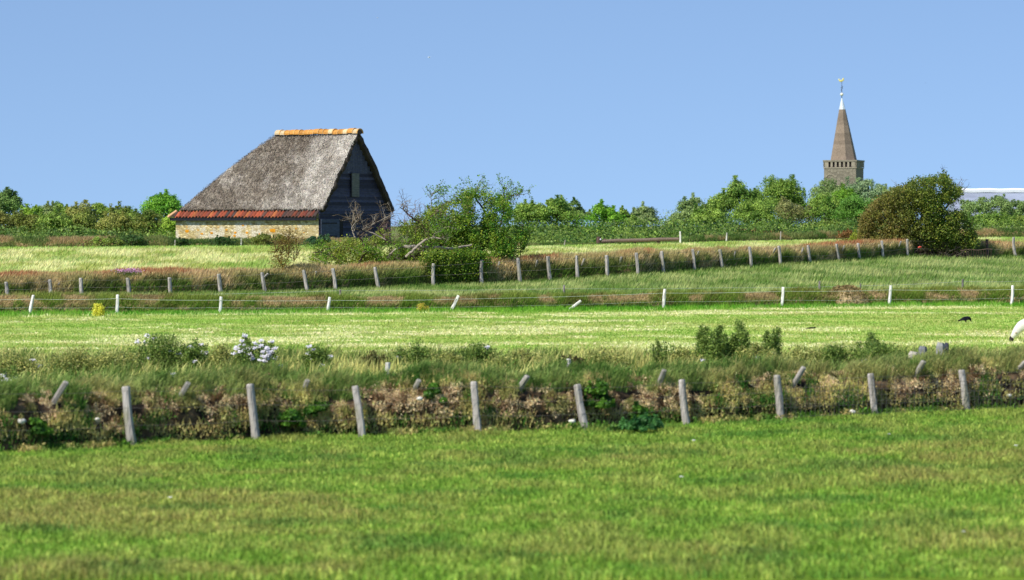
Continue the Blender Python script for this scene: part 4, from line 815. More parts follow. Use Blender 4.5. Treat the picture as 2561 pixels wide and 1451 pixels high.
for k in range(130):                                   # bare reddish twigs on the windward upper side
    x_ = rng.uniform(940, 1180); y_ = np.interp(x_, [940, 1000, 1080, 1180], [590, 548, 530, 520]) + rng.uniform(-8, 45)
    twig(g, at(x_, y_, HD + rng.normal(0, .7)), (rng.normal(-.2, .6), rng.normal(0, .4), rng.uniform(.2, 1)), rng.uniform(.3, .8), .013, np.array(lin(132, 108, 104)), 1, None)
g.build('branches', M_BARK, parent=haw)
env = [(778, 655), (790, 628), (830, 612), (872, 600), (900, 606), (935, 598), (950, 575), (985, 572), (1015, 556), (1045, 548), (1070, 530), (1105, 512), (1140, 496), (1170, 476), (1215, 478), (1240, 490), (1270, 498), (1282, 530), (1270, 560), (1285, 590), (1300, 560), (1318, 575), (1316, 610), (1298, 640), (1260, 640), (1245, 672), (1215, 700), (1170, 718), (1125, 712), (1085, 700), (1040, 684), (1000, 674), (950, 668), (900, 665), (850, 672), (800, 668)]
cand = rng.uniform([775, 470], [1325, 715], (16000, 2)); cand = cand[poly_in(env, cand[:, 0], cand[:, 1])]
dens = fbm(cand[:, 0] / 26, cand[:, 1] / 22, seed=121, oct=3); fill = np.interp(cand[:, 0], [780, 900, 1050, 1130, 1300], [.45, .35, .45, 1.05, 1.15]) + np.interp(cand[:, 1], [480, 520, 560, 640, 700], [-1.3, -.7, -.1, .25, .3])

cand = cand[(dens - .41) * 3.4 + .38 * fill > rng.uniform(0, 1, len(cand))][:5200]
g = G(); tw = G(); tips = np.array(tips)
for x_, y_ in cand:
    right = np.interp(x_, [900, 1250], [0, 1]); dp = HD + .4 + rng.normal(0, .9); dp = min(dp, float(dW4(x_)) - .1 + .5 * rng.uniform()) if (y_ > 634 and ((x_ - 1140) / 88) ** 2 + ((y_ - 655) / 62) ** 2 < rng.uniform(.5, 1.1)) else dp; p = at(x_, y_, dp); m = rng.integers(8, 26); r = rng.uniform(.07, .19)
    sh = rng.uniform(0, 1); c = mixc(lin(104, 118, 44), lin(62, 112, 28), np.full(m, right)); c = mixc(c, lin(168, 182, 60), np.full(m, sh ** 2 * .7)); c = mixc(c, lin(132, 118, 74), np.full(m, .45 * (rng.uniform() < .25 * (1 - right) + .05)))
    P = p + rng.normal(0, 1, (m, 3)) * r * np.array([.8, .8, 1.1]); g.leaves(P, rng.normal(size=(m, 3)) + [-.2, -.4, .7], rng.uniform(.05, .12, m), jit(c * 1.25, .25), .75)
tp = tips[rng.uniform(0, 1, len(tips)) < .5]; tpx = CX + F * tp[:, 0] / tp[:, 1]; tpy = YH - F * (tp[:, 2] - HC) / tp[:, 1]; tp = tp[(tpx > 1060) | (tpy > 600)]
for k in range(5): g.leaves(tp + rng.normal(0, .07, tp.shape), rng.normal(size=tp.shape) + [0, -.3, .6], rng.uniform(.05, .11, len(tp)), jit(np.tile(lin(112, 152, 42), (len(tp), 1)), .3), .75)
g.build('leaves', M_LEAF, parent=haw)
# small brown bush beside it
bb_ = at(695, 727, 158.2); sb = empty('brown_bush', tuple(bb_), 'small reddish brown bush with yellow crooked stem on the middle bank left of the hawthorn', 'bush')
g = G(); tips = []
for pl, ra in (([(691, 727, 0), (702, 695, 0), (706, 672, 0), (703, 640, .1)], .05), ([(704, 680, 0), (722, 640, 0), (722, 600, 0)], .03), ([(703, 660, 0), (690, 630, 0)], .025), ([(706, 668, 0), (735, 655, 0), (742, 640, 0)], .012)):
    P = np.array([at(x_, y_, 158.2 + z_) for x_, y_, z_ in pl]); g.tube(P, np.linspace(ra, ra * .4, len(P)), lin(168, 146, 62), n=6)
    for m in range(12): twig(g, P[rng.integers(1, len(P))], (rng.normal(0, .5), rng.normal(0, .4), 1), rng.uniform(.4, .8), .012, lin(110, 88, 56), 1, tips)
g.build('stem', M_BARK, parent=sb); g = G(); m = 2600
cl = rng.uniform(0, 1, m) < .45; P = np.where(cl[:, None], at(702, 648, 158.2) + rng.normal(0, 1, (m, 3)) * [.3, .25, .34], at(723, 607, 158.2) + rng.normal(0, 1, (m, 3)) * [.34, .28, .32])
g.leaves(P, rng.normal(size=P.shape) + [0, -.3, .5], rng.uniform(.04, .09, m), jit(mixc(lin(112, 92, 42), lin(150, 132, 62), rng.uniform(0, 1, m)), .35), .7); g.build('leaves', M_LEAF, parent=sb)

# brown and green windswept tree on the right
WDs = 207.6; wz = gz1((2310 - CX) * WDs / F, WDs); wt = empty('windswept_tree', tuple(at(2312, 650, WDs)), 'dense windswept tree sloping up to the right, brown leaved on its left side', 'tree')
wenv = [(2148, 600), (2150, 565), (2165, 530), (2185, 508), (2215, 488), (2245, 470), (2285, 450), (2320, 447), (2345, 442), (2362, 434), (2375, 452), (2400, 470), (2405, 486), (2390, 500), (2378, 515), (2405, 530), (2425, 560), (2440, 585), (2448, 605), (2430, 618), (2400, 628), (2350, 632), (2300, 625), (2250, 618), (2200, 612), (2165, 610)]
g = G(); tips = []
for pl, ra, c in (([(2312, 655, -1), (2318, 625, -.8), (2330, 590, 0), (2345, 540, .2), (2358, 480, .3), (2362, 442, .3)], .22, dk), ([(2318, 630, 0), (2280, 600, 0), (2230, 560, .3), (2180, 550, .4)], .14, dk), ([(2325, 610, 0), (2270, 545, .5), (2240, 495, .5), (2235, 480, .5)], .12, dk), ([(2325, 600, 0), (2370, 580, -.4), (2420, 590, -.6)], .12, dk), ([(2340, 560, 0), (2380, 500, .2), (2398, 478, .2)], .09, dk), ([(2300, 655, -.4), (2285, 630, -.6), (2270, 612, -.8)], .06, gray * .6), ([(2312, 655, -.3), (2345, 640, -.6), (2385, 625, -1.0)], .07, dk)):
    P = np.array([at(x_, y_, WDs + dz) for x_, y_, dz in pl]); g.tube(P, np.linspace(ra, ra * .15, len(P)), c, n=7)
    for m in range(26):
        i = rng.integers(0, len(P) - 1); t = rng.uniform(); q = P[i] * (1 - t) + P[i + 1] * t; twig(g, q, (rng.normal(.1, .6), rng.normal(0, .6), rng.normal(.2, .6)), rng.uniform(.5, 1.1), .02, [dk, yel * .8, gray * .6][rng.integers(3)], 1, tips)
g.build('trunk', M_BARK, parent=wt)
cand = rng.uniform([2140, 430], [2455, 635], (15000, 2)); cand = cand[poly_in(wenv, cand[:, 0], cand[:, 1])]; dens = fbm(cand[:, 0] / 17, cand[:, 1] / 15, seed=131, oct=3)
cand = cand[(dens - .23) * 2.8 > rng.uniform(0, 1, len(cand))]; hole = ((cand[:, 0] - 2372) / 14) ** 2 + ((cand[:, 1] - 517) / 12) ** 2 < 1; cand = cand[~hole]
g = G()
for x_, y_ in cand:
    cx_ = abs(x_ - 2300) / 150; dep = rng.uniform(-1, 1) * 2.3 * math.sqrt(max(.08, 1 - min(1, cx_) ** 2)) ; dep = dep if y_ < 600 else rng.uniform(-1.4, -.2); p = at(x_, y_, WDs + dep); m = rng.integers(7, 16); r = rng.uniform(.07, .17)
    brn = np.interp(x_ + (y_ - 540) * -.35, [2200, 2330], [1, 0]) * rng.uniform(.6, 1.1); c = mixc(lin(62, 98, 34), lin(140, 152, 56), np.full(m, rng.uniform(0, 1))); c = mixc(c, lin(128, 112, 60), np.full(m, np.clip(brn * .75 + .25 * (rng.uniform() < .3), 0, 1)))
    P = p + rng.normal(0, 1, (m, 3)) * r; g.leaves(P, rng.normal(size=(m, 3)) * .8 + [-.2, -.4 if dep < 0 else .3, .7], rng.uniform(.07, .15, m), jit(c, .3), .75)
g.build('crown', M_LEAF, parent=wt)
# dead brushwood under it and wattle hurdle
g = G()
for k in range(260): x_ = rng.uniform(2272, 2410); twig(g, at(x_, rng.uniform(625, 658), WDs - 1.2 + rng.normal(0, .3)), (rng.normal(.2, .9), rng.normal(0, .3), rng.normal(.3, .5)), rng.uniform(.4, .9), .016, [dk * .8, dk, gray * .5][rng.integers(3)], 1)
tag(g.build('brushwood', M_BARK), 'dark tangle of dead branches heaped under the windswept tree', 'brushwood')
hd = WDs - 1.9; hu = empty('wattle_hurdle', tuple(at(2455, 655, hd)), 'dark woven hurdle leaning beside the dark post under the windswept tree', 'hurdle')
g = G()
for x_ in np.linspace(2404, 2478, 13): g.tube([at(x_, 657 - (x_ - 2404) * .06, hd), at(x_ + 1, 622 + (x_ - 2404) * .04, hd)], .016, lin(84, 66, 60), n=4)
g.build('stakes', M_WOOD, parent=hu); g = G()
for k, y_ in enumerate((655, 626)): g.tube([at(x_, y_ - (x_ - 2404) * .03 + 1.2 * math.sin(x_), hd + .03 * (-1) ** i) for i, x_ in enumerate(np.linspace(2402, 2482, 12))], .02, lin(110, 92, 80), n=4)
g.build('woven_rods', M_WOOD, parent=hu)
g = G(); blob(g, at(2301, 618, hd - .2), .09, lin(206, 78, 66), sq=(1.2, .7, .7)); blob(g, at(2298, 619, hd - .2), .06, lin(214, 96, 80)); tag(g.build('plastic_scrap', M_PAINT), 'small red scrap of plastic caught in the dead branches', 'scrap')

# wooden rail
rd = float(dF(1590)) - .2; rb_ = at(1595, 614, rd); rail = empty('rail_fence', tuple(rb_), 'weathered dark wooden rail fence with a thick top log before the wood', 'fence')
for x_, t_, r_ in ((1497, 592, .17), (1513, 597, .1), (1532, 598, .14), (1588, 598, .13), (1646, 596, .13)):
    g = G(); g.tube([at(x_, 620, rd), at(x_, (620 + t_) / 2, rd), at(x_ + .5, t_, rd)], [r_ * 1.05, r_, r_ * .9], c_drk * rng.uniform(.9, 1.4), n=8); g.build('post', M_WOOD, parent=rail)
g = G(); g.tube([at(x_, y_, rd - .1) for x_, y_ in ((1504, 604), (1540, 602), (1600, 601), (1650, 599), (1698, 598))], [.11, .13, .13, .13, .11], np.array(lin(120, 104, 92)), n=9); g.build('top_rail', M_WOOD, parent=rail)
g = G(); g.tube([at(x_, y_, rd - .08) for x_, y_ in ((1530, 616), (1600, 614), (1698, 611))], .06, np.array(lin(148, 128, 108)), n=7); g.build('lower_rail', M_WOOD, parent=rail)
g = G(); blob(g, at(1502, 599, rd - .2), .07, lin(220, 220, 226)); g.tube([at(1496, 596, rd - .15), at(1503, 599, rd - .2)], .03, c_drk, n=5); g.build('latch', M_METAL, parent=rail)

# ------------------------------------------------------------ weeds behind the nearest bank
def weed(name, label, px, top, hw, d, n, cs, flowers=0, h_=None, fl=(.9, .88, .92), group=None, spiky=0):
    n = int(n * 1.8); x = (px - CX) * d / F; zb = gz1(x, d); zt = HC - (top - YH) * d / F; H = zt - zb; rx = hw * d / F; o = empty(name, (x, d, zb), label, 'plant', group)
    g = G(); ns = max(5, int(hw / 3)); heads = []
    for k in range(ns):
        q = rng.normal(0, .5); b = np.array([x + q * rx, d + rng.normal(0, .2), zb]); hh = H * rng.uniform(.65, 1.0) * (1 - .25 * min(1, abs(q))); tipp = b + [rng.normal(.06, .08), rng.normal(0, .05), hh]; g.tube([b, (b + tipp) / 2 + [.02, 0, 0], tipp], [.012, .009, .004], lin(104, 120, 60), n=4, cap=False); heads.append((b, tipp))
    g.build('stem', M_DRY, parent=o); g = G(); per = max(6, n // ns)
    for b, tipp in heads:
        t = rng.uniform(.1, 1, per) ** .8; wdt = (.16 - .09 * t) * rx / .5 if not spiky else (.13 - .08 * t); P = b + (tipp - b) * t[:, None] + rng.normal(0, 1, (per, 3)) * np.maximum(.03, wdt)[:, None] * [1, .8, .4]
        c = mixc(cs[0], cs[1], rng.uniform(0, 1, per)); g.leaves(P, rng.normal(size=(per, 3)) + [-.2, -.3, .6], rng.uniform(.035, .09, per), jit(c, .3), .5)
    g.build('leaves', M_LEAF, parent=o)
    if flowers:
        for k in range(flowers):
            g = G(); b, tipp = heads[rng.integers(len(heads))]; c = tipp + [rng.normal(0, .1), rng.normal(-.05, .05), rng.uniform(-.35, .03) * H]; m = 26; P = c + rng.normal(0, 1, (m, 3)) * [.034, .03, .018]; g.leaves(P, rng.normal(0, .4, (m, 3)) + [-.3, -.8, .7], .045, np.tile(fl, (m, 1)), .9); g.build('flower_head', M_LEAF, parent=o)
    return o
wg = (lin(72, 106, 40), lin(150, 172, 82)); wy = (lin(104, 124, 54), lin(202, 200, 118)); gw = 'weeds behind the nearest bank'; fw = lin(240, 236, 246)
WE = [('leafy_weed', 'dark leafy weeds with a tall spike and few white flowers, left side', 398, 828, 70, 84, 2600, wg, 7, fw), ('leafy_weed', 'dark leafy weed clump between the tall spike and the big white flowers', 478, 845, 46, 84, 1700, wg, 6, fw),
 ('white_flowers', 'clump of many white flowers over dark leaves left of the centre', 606, 834, 26, 83, 1500, wg, 20, fw), ('white_flowers', 'lower clump of large white flowers just right of the biggest one', 654, 848, 26, 82, 1500, wg, 26, fw), ('leafy_weed', 'dark weed with four small white flowers below the barn gable', 788, 856, 40, 83, 1900, wg, 7, fw),
 ('leafy_weed', 'olive grassy weeds between the two white flowered clumps', 545, 856, 40, 84, 1300, wy, 0, fw), ('leafy_weed', 'pale grassy weeds near the left edge', 190, 868, 80, 82, 2100, wy, 0, fw), ('leafy_weed', 'pale grassy weeds at the left edge', 30, 878, 80, 80, 2000, wy, 2, fw), ('leafy_weed', 'straw coloured weeds right of the pale ones at left', 285, 868, 50, 83, 1500, wy, 0, fw),
 ('leafy_weed', 'dark gap in the weeds left of the white post end', 935, 868, 30, 83, 1200, (lin(58, 60, 34), lin(128, 124, 66)), 0, fw), ('leafy_weed', 'green weeds right of the white post end', 1030, 848, 48, 84, 1800, wg, 1, fw), ('leafy_weed', 'tall green weeds below the leaning white post', 1185, 852, 62, 84, 2200, wg, 2, fw), ('leafy_weed', 'olive weeds in the middle of the row', 1110, 868, 40, 83, 1400, wy, 0, fw),
 ('leafy_weed', 'yellowish weeds right of the middle', 1300, 868, 60, 83, 1900, wy, 0, fw), ('leafy_weed', 'dark stalked weed by the faint thin post top', 1422, 880, 24, 82, 700, (lin(60, 56, 36), lin(120, 110, 60)), 0, fw), ('leafy_weed', 'yellow grassy weeds below the fallen white post', 1500, 868, 70, 83, 2000, wy, 0, fw), ('leafy_weed', 'thin weed with a bare stalk left of the fluffy ones', 1655, 838, 26, 84, 600, wg, 0, fw),
 ('leafy_weed', 'yellow green weeds under the first fluffy plant', 1700, 866, 50, 84, 1500, wy, 1, fw), ('fluffy_weed', 'first tall fluffy green plant, double topped', 1760, 806, 24, 86, 2600, wg, 0, fw), ('fluffy_weed', 'second tall fluffy green plant, close right of the first', 1790, 804, 22, 86, 2600, wg, 0, fw), ('fluffy_weed', 'widest tall fluffy green plant in the middle of the row of three', 1846, 798, 30, 86, 3400, wg, 0, fw), ('fluffy_weed', 'tapering fluffy plant with thin tip, behind the pale post top', 1937, 806, 28, 86, 2400, wg, 0, fw),
 ('leafy_weed', 'yellow green weeds between the fluffy plants', 1890, 850, 42, 85, 1800, wy, 0, fw), ('leafy_weed', 'pale weeds right of the fluffy plants', 2010, 862, 60, 84, 1900, wy, 0, fw), ('leafy_weed', 'green weeds with an upright tip below the bare mound', 2178, 828, 34, 85, 1800, wg, 0, fw), ('leafy_weed', 'broad dark green weed clump left of the stone posts', 2195, 852, 62, 84, 2800, wg, 0, fw), ('leafy_weed', 'green weeds spreading left of the stone posts', 2100, 850, 50, 84, 1900, wg, 1, fw),
 ('leafy_weed', 'green weeds low at the right side', 2440, 885, 50, 80, 1500, wg, 0, fw), ('leafy_weed', 'yellow green weeds at the right edge', 2520, 866, 50, 80, 1900, wy, 0, fw), ('leafy_weed', 'olive weeds before the stone posts', 2290, 888, 44, 80, 1500, wy, 2, fw),
 ('leafy_weed', 'green weed with white flower heads on the left bank top', 420, 922, 22, 72, 500, wg, 9, fw), ('leafy_weed', 'green weed with white flowers at the far left bank top', 30, 912, 30, 72, 700, wg, 8, fw)]
for (nm_, lab, px, top, hw, d, n, cs, fl, fcol) in WE: weed(nm_, lab, px, top, hw, d, n, cs, fl, fl=fcol, group=gw if nm_ != 'fluffy_weed' else 'fluffy tall plants', spiky=nm_ == 'fluffy_weed')
weed('yellow_plant', 'bright yellow dying plant before the low bank at the left', 243, 752, 17, 131.5, 900, (lin(206, 206, 50), lin(240, 236, 110)), 0, group='yellow plants before the low bank')
weed('yellow_plant', 'yellow orange dying plant left of the long leaning white post', 1050, 752, 17, 137.5, 500, (lin(190, 182, 60), lin(224, 206, 100)), 0, group='yellow plants before the low bank')
# pink flowers on the middle bank
g = G(); m = 420; P = at(322, 677, 152.5) + rng.normal(0, 1, (m, 3)) * [.3, .25, .06]; g.leaves(P, rng.normal(size=(m, 3)) + [-.3, -.6, .7], .055, jit(np.tile(lin(222, 160, 206), (m, 1)), .2), .9); pk = P.copy(); pk[:, 2] -= .18; g.blades(pk, .2, .015, lin(96, 116, 50), lean=.3); tag(g.build('pink_flowers', M_LEAF), 'cushion of pink flowers on top of the middle bank at the left', 'flowers')
# round dark bush in the pasture edge
x_, d_ = (1600 - CX) * 64.8 / F, 64.8; zb = gz1(x_, d_); ob = empty('round_bush', (x_, d_, zb), 'low round dark green bush at the foot of the nearest bank', 'bush')
g = G(); foliage(g, (x_ + .02, d_, zb + .16), (.42, .36, .24), 26, 5200, .05, lin(44, 92, 44), lin(92, 150, 74), up=0); foliage(g, (x_ - .48, d_ + .1, zb + .1), (.22, .2, .16), 10, 1100, .045, lin(70, 110, 44), lin(120, 160, 70)); g.build('leaves', M_LEAF, parent=ob)
g = G(); [g.tube([(x_, d_, zb), (x_ + .25 * math.cos(k), d_ + .2 * math.sin(k), zb + .25)], [.015, .006], lin(90, 100, 50), n=4) for k in range(7)]; g.build('stem', M_DRY, parent=ob)
# big leafy weeds on the bank face
for i, (px, py, rr, hh, dd_) in enumerate([(1500, 1010, .38, .62, -.12), (1600, 1040, .2, .4, -.25), (95, 1085, .3, .35, -.1), (720, 1060, .32, .35, -.1), (790, 1035, .28, .3, 0), (1085, 1000, .3, .4, .1)]):
    d = float(dW1(px)) + dd_; c = at(px, py, d); ob = empty('bank_shrub', (c[0], c[1], c[2] - hh * .5), ['tall dark green shrub on the bank face right of the pale topped leaning post', 'narrow green shrub above the round dark bush', 'green leafy clump low on the bank at the left', 'dark green clump on the bank right of the second post', 'green clump high on the bank left of the third post', 'green clump hanging from the bank top before the fourth post'][i], 'shrub', 'green clumps on the nearest bank')
    g = G(); foliage(g, c, (rr, .25, hh), 16, 2600, .07, lin(44, 84, 26), lin(104, 150, 48)); g.build('leaves', M_LEAF, parent=ob); g = G(); [g.tube([(c[0], c[1], c[2] - hh * .6), (c[0] + .3 * rr * math.cos(k * 2.), c[1], c[2] + hh * .5)], [.014, .006], lin(90, 96, 50), n=4) for k in range(5)]; g.build('stem', M_DRY, parent=ob)

# pale stones and scraps lying on the nearest bank
for i, (px, py, s_, lab) in enumerate([(2355, 1037, .1, 'large white stone at the foot of the bank near the right'), (2500, 1031, .09, 'flat pale stone at the foot of the bank, right of the large white one'), (2523, 989, .06, 'small white stone on the bank at the right edge'), (2132, 1031, .07, 'pale stone left of the second post from the right'), (1430, 1054, .06, 'pale slanting stone left of the pale topped leaning post'), (54, 1054, .07, 'white stone in the dark hollow at the left'), (1050, 997, .06, 'white stone high on the bank below the stake at the centre'), (243, 1048, .04, 'tiny pale stone on the bank left of the thickest post')]):
    d = float(dW1(px)) - (.35 if i in (0, 1, 3, 4) else .12); g = G(); blob(g, at(px, py, d), s_, lin(226, 222, 210), sq=(1.2, .8, .65), n=7, m=5); g.V[0] += rng.normal(0, s_ * .12, g.V[0].shape); tag(g.build('stone', M_STONE, smooth=True), lab, 'stone')
# concrete posts at the gap
for i, (px, top_, hw_, c, lab) in enumerate([(2352, 857, 9, lin(150, 150, 146), 'grey concrete stump with a notch, lit side, at the field gap'), (2367, 857, 5, lin(70, 72, 84), 'shaded side of the notched concrete stump, a separate dark coloured upright'), (2308, 866, 9, lin(120, 122, 126), 'short grey stump with dark plant at the field gap'), (2286, 880, 12, lin(178, 172, 164), 'pale block left of the grey stumps')]):  # lit and shaded side of one stump built as two, shade put in colour
    d = 84.0 + i * .2; b = at(px, 900, d); b[2] = gz1(b[0], d) - .1; t = at(px, top_, d); hw2 = hw_ * d / F; g = G(); H = t[2] - b[2]
    g.tube([b, b + [0, 0, H * .9], b + [.01, 0, H]], [hw2 * 1.25, hw2 * 1.2, hw2 * .9], c, n=6); tag(g.build('stone_stump', M_STONE), lab, 'stump', 'stumps at the field gap')
g = G(); V0 = at(2450, 882, 88); blob(g, [V0[0], 88, gz1(V0[0], 88)], .55, lin(176, 166, 160), sq=(1.3, .7, .18), n=12); tag(g.build('flat_slab', M_STONE, smooth=True), 'flat grey slab lying in the grass right of the stumps', 'slab')
# bare mound with dry turf on the low bank
md = float(dW3(2115)) + .5; mc = at(2115, 768, md); g = G(); ph = np.linspace(0, np.pi / 2, 16); thh = np.arange(48) * 2 * np.pi / 48; PH, TT = np.meshgrid(ph, thh, indexing='ij')
V = np.stack([mc[0] + 1.15 * np.cos(PH) * np.cos(TT), mc[1] + .7 * np.cos(PH) * np.sin(TT), mc[2] - .1 + 1.0 * np.sin(PH)], -1).reshape(-1, 3); V += (fbm(V[:, 0] * 4, V[:, 1] * 4, V[:, 2] * 5, seed=141) - .5)[:, None] * .35
f = [(i * 48 + j, i * 48 + (j + 1) % 48, (i + 1) * 48 + (j + 1) % 48, (i + 1) * 48 + j) for i in range(15) for j in range(48)]
g.add(V, [f], mixc(lin(150, 128, 96), lin(186, 164, 124), fbm(V[:, 0] * 3, V[:, 2] * 4, seed=142))); i = rng.integers(0, len(V), 5000); g.blades(V[i], rng.uniform(.08, .22, 5000), .03, jit(mixc(lin(170, 146, 104), lin(134, 128, 70), rng.uniform(0, 1, 5000) ** 2), .3), lean=.7)
tag(g.build('turf_mound', M_EARTH, smooth=False), 'bare brown mound of turf on the low bank left of the tall white post', 'mound')

# ------------------------------------------------------------ animals
def skin_body(name, nodes, edges, mat, col, parent=None, sub=2, disp=0):
    me = bpy.data.meshes.new(name); me.from_pydata([n[:3] for n in nodes], edges, []); me.update()
    o = bpy.data.objects.new(name, me); COL.objects.link(o); m = o.modifiers.new('skin', 'SKIN'); m.use_smooth_shade = True
    for i, n in enumerate(nodes): v = me.skin_vertices[0].data[i]; k_ = 1.12 if name == 'sheep' and n[3] > .08 else 1; v.radius = (n[3] * k_, (n[4] if len(n) > 4 else n[3]) * k_); v.use_root = (i == 0)
    s = o.modifiers.new('sub', 'SUBSURF'); s.levels = s.render_levels = sub
    if disp: t = bpy.data.textures.new('wool_noise', 'CLOUDS'); t.noise_scale = .06; d = o.modifiers.new('disp', 'DISPLACE'); d.texture = t; d.strength = disp
    m2, nt, b = new_mat(name + '_skin', .9, .1); n = N(nt, 'ShaderNodeTexNoise'); n.inputs['Scale'].default_value = 22; cr = N(nt, 'ShaderNodeValToRGB'); cr.color_ramp.elements[0].position = .3; cr.color_ramp.elements[0].color = (*[c * .75 for c in col], 1); cr.color_ramp.elements[1].color = (*col, 1)
    tc = N(nt, 'ShaderNodeTexCoord'); nt.links.new(tc.outputs['Object'], n.inputs[0]); nt.links.new(n.outputs[0], cr.inputs[0]); nt.links.new(cr.outputs[0], b.inputs['Base Color']); me.materials.append(m2)
    if parent is not None: o.parent = parent
    return o
sd_ = 105.0; sp = at(2577, 853, sd_); sp[2] = gz1(sp[0], sd_)
nodes = [(.62, 0, .62, .2, .23), (.35, 0, .64, .25, .27), (0, 0, .62, .24, .26), (-.22, 0, .6, .21, .22), (-.38, 0, .47, .16, .15), (-.5, 0, .3, .125, .12), (-.58, .0, .2, .085, .075), (-.62, 0, .1, .05, .05), (.82, 0, .58, .1),
  (-.05, -.13, .34, .075), (-.06, -.13, .16, .038), (-.06, -.13, .02, .04), (-.02, .13, .34, .075), (.0, .13, .16, .038), (0, .13, .02, .04),
  (.62, -.14, .38, .09), (.7, -.14, .2, .045), (.66, -.14, .02, .04), (.58, .14, .38, .09), (.64, .14, .2, .045), (.6, .14, .02, .04), (.92, 0, .42, .05)]
edges = [(1, 0), (1, 2), (2, 3), (3, 4), (4, 5), (5, 6), (6, 7), (0, 8), (2, 9), (9, 10), (10, 11), (2, 12), (12, 13), (13, 14), (0, 15), (15, 16), (16, 17), (0, 18), (18, 19), (19, 20), (8, 21)]
shp = skin_body('sheep', nodes, edges, None, (.86, .82, .76), disp=.03); shp.location = sp; shp.data.skin_vertices[0].data[0].use_root = False; shp.data.skin_vertices[0].data[1].use_root = True
tag(shp, 'white woolly sheep grazing head down at the right edge, half cut off', 'sheep')
g = G(); blob(g, [-.62, -.0, .12], .1, lin(58, 52, 50), sq=(.8, .85, 1.1)); mz = mesh_np('muzzle', np.concatenate(g.V), [np.concatenate(v) for v in g.F.values()], np.concatenate(g.C), M_WOOL, smooth=True); mz.parent = shp
for sgn in (-1, 1): g = G(); blob(g, [-.49, sgn * .12, .33], .06, lin(190, 170, 150), sq=(.6, 1.3, .45)); ear = mesh_np('ear', np.concatenate(g.V), [np.concatenate(v) for v in g.F.values()], np.concatenate(g.C), M_WOOL, smooth=True); ear.parent = shp
for sgn in (-1, 1): g = G(); blob(g, [-.575, sgn * .07, .235], .016, lin(20, 18, 16)); e_ = mesh_np('eye', np.concatenate(g.V), [np.concatenate(v) for v in g.F.values()], np.concatenate(g.C), M_METAL, smooth=True); e_.parent = shp
cd = 124.5; cp = at(2416, 798, cd); cp[2] = gz1(cp[0], cd) + .02
cn = [(0, 0, .2, .1, .1), (-.1, 0, .18, .08, .08), (-.2, 0, .13, .03, .035), (-.32, 0, .09, .012, .03), (.1, 0, .21, .085, .085), (.155, 0, .17, .06, .06), (.18, 0, .13, .04, .036), (.2, 0, .08, .014, .012), (.205, 0, .045, .004, .004), (-.02, -.03, .1, .022), (0, -.03, .01, .01), (-.02, .03, .1, .022), (.01, .03, .01, .01)]
crow = skin_body('crow', cn, [(0, 1), (1, 2), (2, 3), (0, 4), (4, 5), (5, 6), (6, 7), (7, 8), (0, 9), (9, 10), (0, 11), (11, 12)], None, lin(26, 27, 38), sub=2); crow.location = cp; tag(crow, 'black crow pecking in the mown field near the sheep', 'bird')
for sgn in (-1, 1):
    g = G(); g.add([(.08, sgn * .075, .24), (.06, sgn * .085, .15), (-.1, sgn * .07, .12), (-.27, sgn * .03, .1), (-.12, sgn * .06, .2), (.08, sgn * .06, .24), (-.1, sgn * .055, .13), (-.27, sgn * .02, .1)], [[(0, 1, 2, 4), (5, 4, 2, 6)], [(4, 2, 3), (6, 7, 4)]], lin(22, 23, 34)); wn = mesh_np('wing', np.concatenate(g.V), [np.concatenate(v) for v in g.F.values()], np.concatenate(g.C), M_FEATHER); wn.parent = crow
sd2 = 117.0; bp_ = at(2028, 817, sd2); bp_[2] = gz1(bp_[0], sd2) + .06
c2 = skin_body('crow', [(0, 0, .02, .03, .035), (-.1, 0, .01, .026), (-.2, 0, 0, .012, .02), (.09, 0, .02, .028), (.14, 0, .035, .034), (.2, 0, .03, .01)], [(0, 1), (1, 2), (0, 3), (3, 4), (4, 5)], None, lin(40, 36, 40)); c2.location = bp_; tag(c2, 'small dark bird crouching flat in the mown field right of the fluffy plants', 'bird')
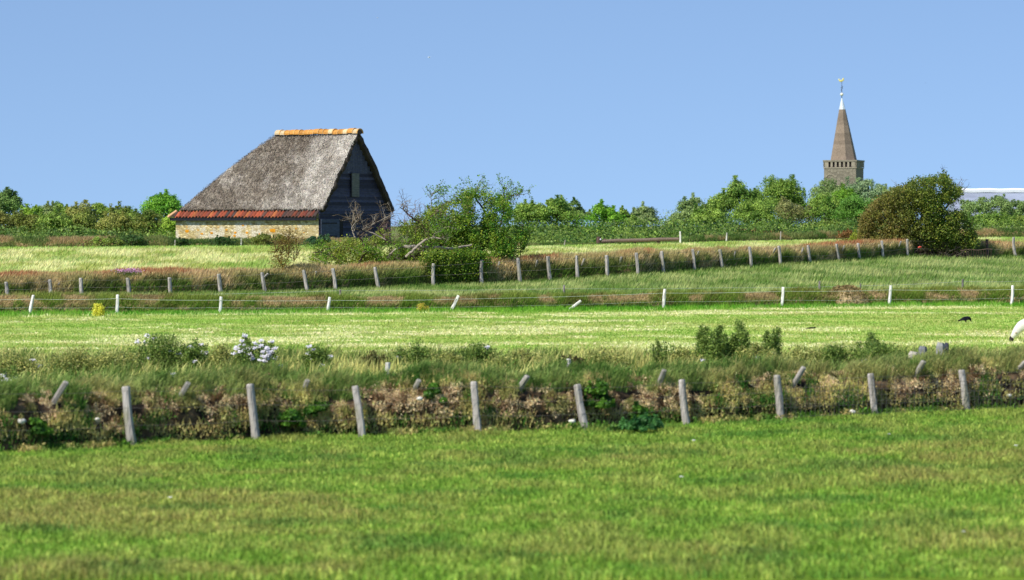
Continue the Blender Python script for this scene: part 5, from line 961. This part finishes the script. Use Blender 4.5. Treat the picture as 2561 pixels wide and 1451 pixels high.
def gull(px, py, d, s, col, label, rz):
    g = G(); c = at(px, py, d); B_ = lambda x, y, z: c + s * np.array([x * math.cos(rz) - y * math.sin(rz), x * math.sin(rz) + y * math.cos(rz), z])
    pts = [B_(x, 0, 0) for x in (-.5, -.35, -.15, .1, .3, .45)]; g.tube(pts, np.array([.02, .06, .1, .11, .08, .02]) * s, col, n=7)
    for sg in (-1, 1):
        V = [B_(.15, sg * .06, .05), B_(-.1, sg * .06, .05), B_(-.08, sg * .6, .3), B_(.1, sg * .6, .32), B_(-.2, sg * 1.2, .18), B_(.15, sg * .06, .02), B_(-.1, sg * .06, .02), B_(-.08, sg * .6, .28), B_(.1, sg * .6, .3), B_(-.2, sg * 1.2, .17)]
        g.add(V, [[(0, 1, 2, 3), (5, 8, 7, 6)], [(3, 2, 4), (8, 9, 7)]], col)
    tag(g.build('gull', M_FEATHER), label, 'bird', 'birds high in the sky')
gull(1073, 144, 330, .3, (.95, .95, .95), 'white bird flying high above the hawthorn', .5)
gull(944, 45, 420, .25, (.9, .9, .92), 'smallest white bird near the top of the sky above the barn ridge', 1.0)
gull(2315, 208, 420, .16, lin(70, 80, 100), 'tiny dark bird in the sky right of the spire', 2.0)
# white flower dots in the pasture
for i, (px, py, lab) in enumerate([(1735, 1122, 'single white daisy in the pasture right of the round bush'), (1704, 1213, 'white daisy in the middle of the pasture'), (2408, 1363, 'white daisy low in the pasture at the right'), (2541, 1143, 'pale daisy in the pasture at the right edge'), (2224, 1110, 'faint daisy in the pasture below the second post from the right'), (425, 1262, 'pale daisy in the pasture at the left')]):
    d = F * HC / (py - YH); c = at(px, py, d); c[2] = gz1(c[0], d) + .1; g = G(); g.tube([c - [0, 0, .1], c], .003, lin(90, 130, 40), n=4); m = 14; an = np.arange(m) * 2 * np.pi / m; g.leaves(c + np.stack([.022 * np.cos(an), .022 * np.sin(an), 0 * an], 1), np.tile([-.1, -.5, .8], (m, 1)) + rng.normal(0, .2, (m, 3)), .028, (.86, .86, .84), .8)
    tag(g.build('daisy', M_LEAF), lab, 'flower', 'white daisies in the pasture')
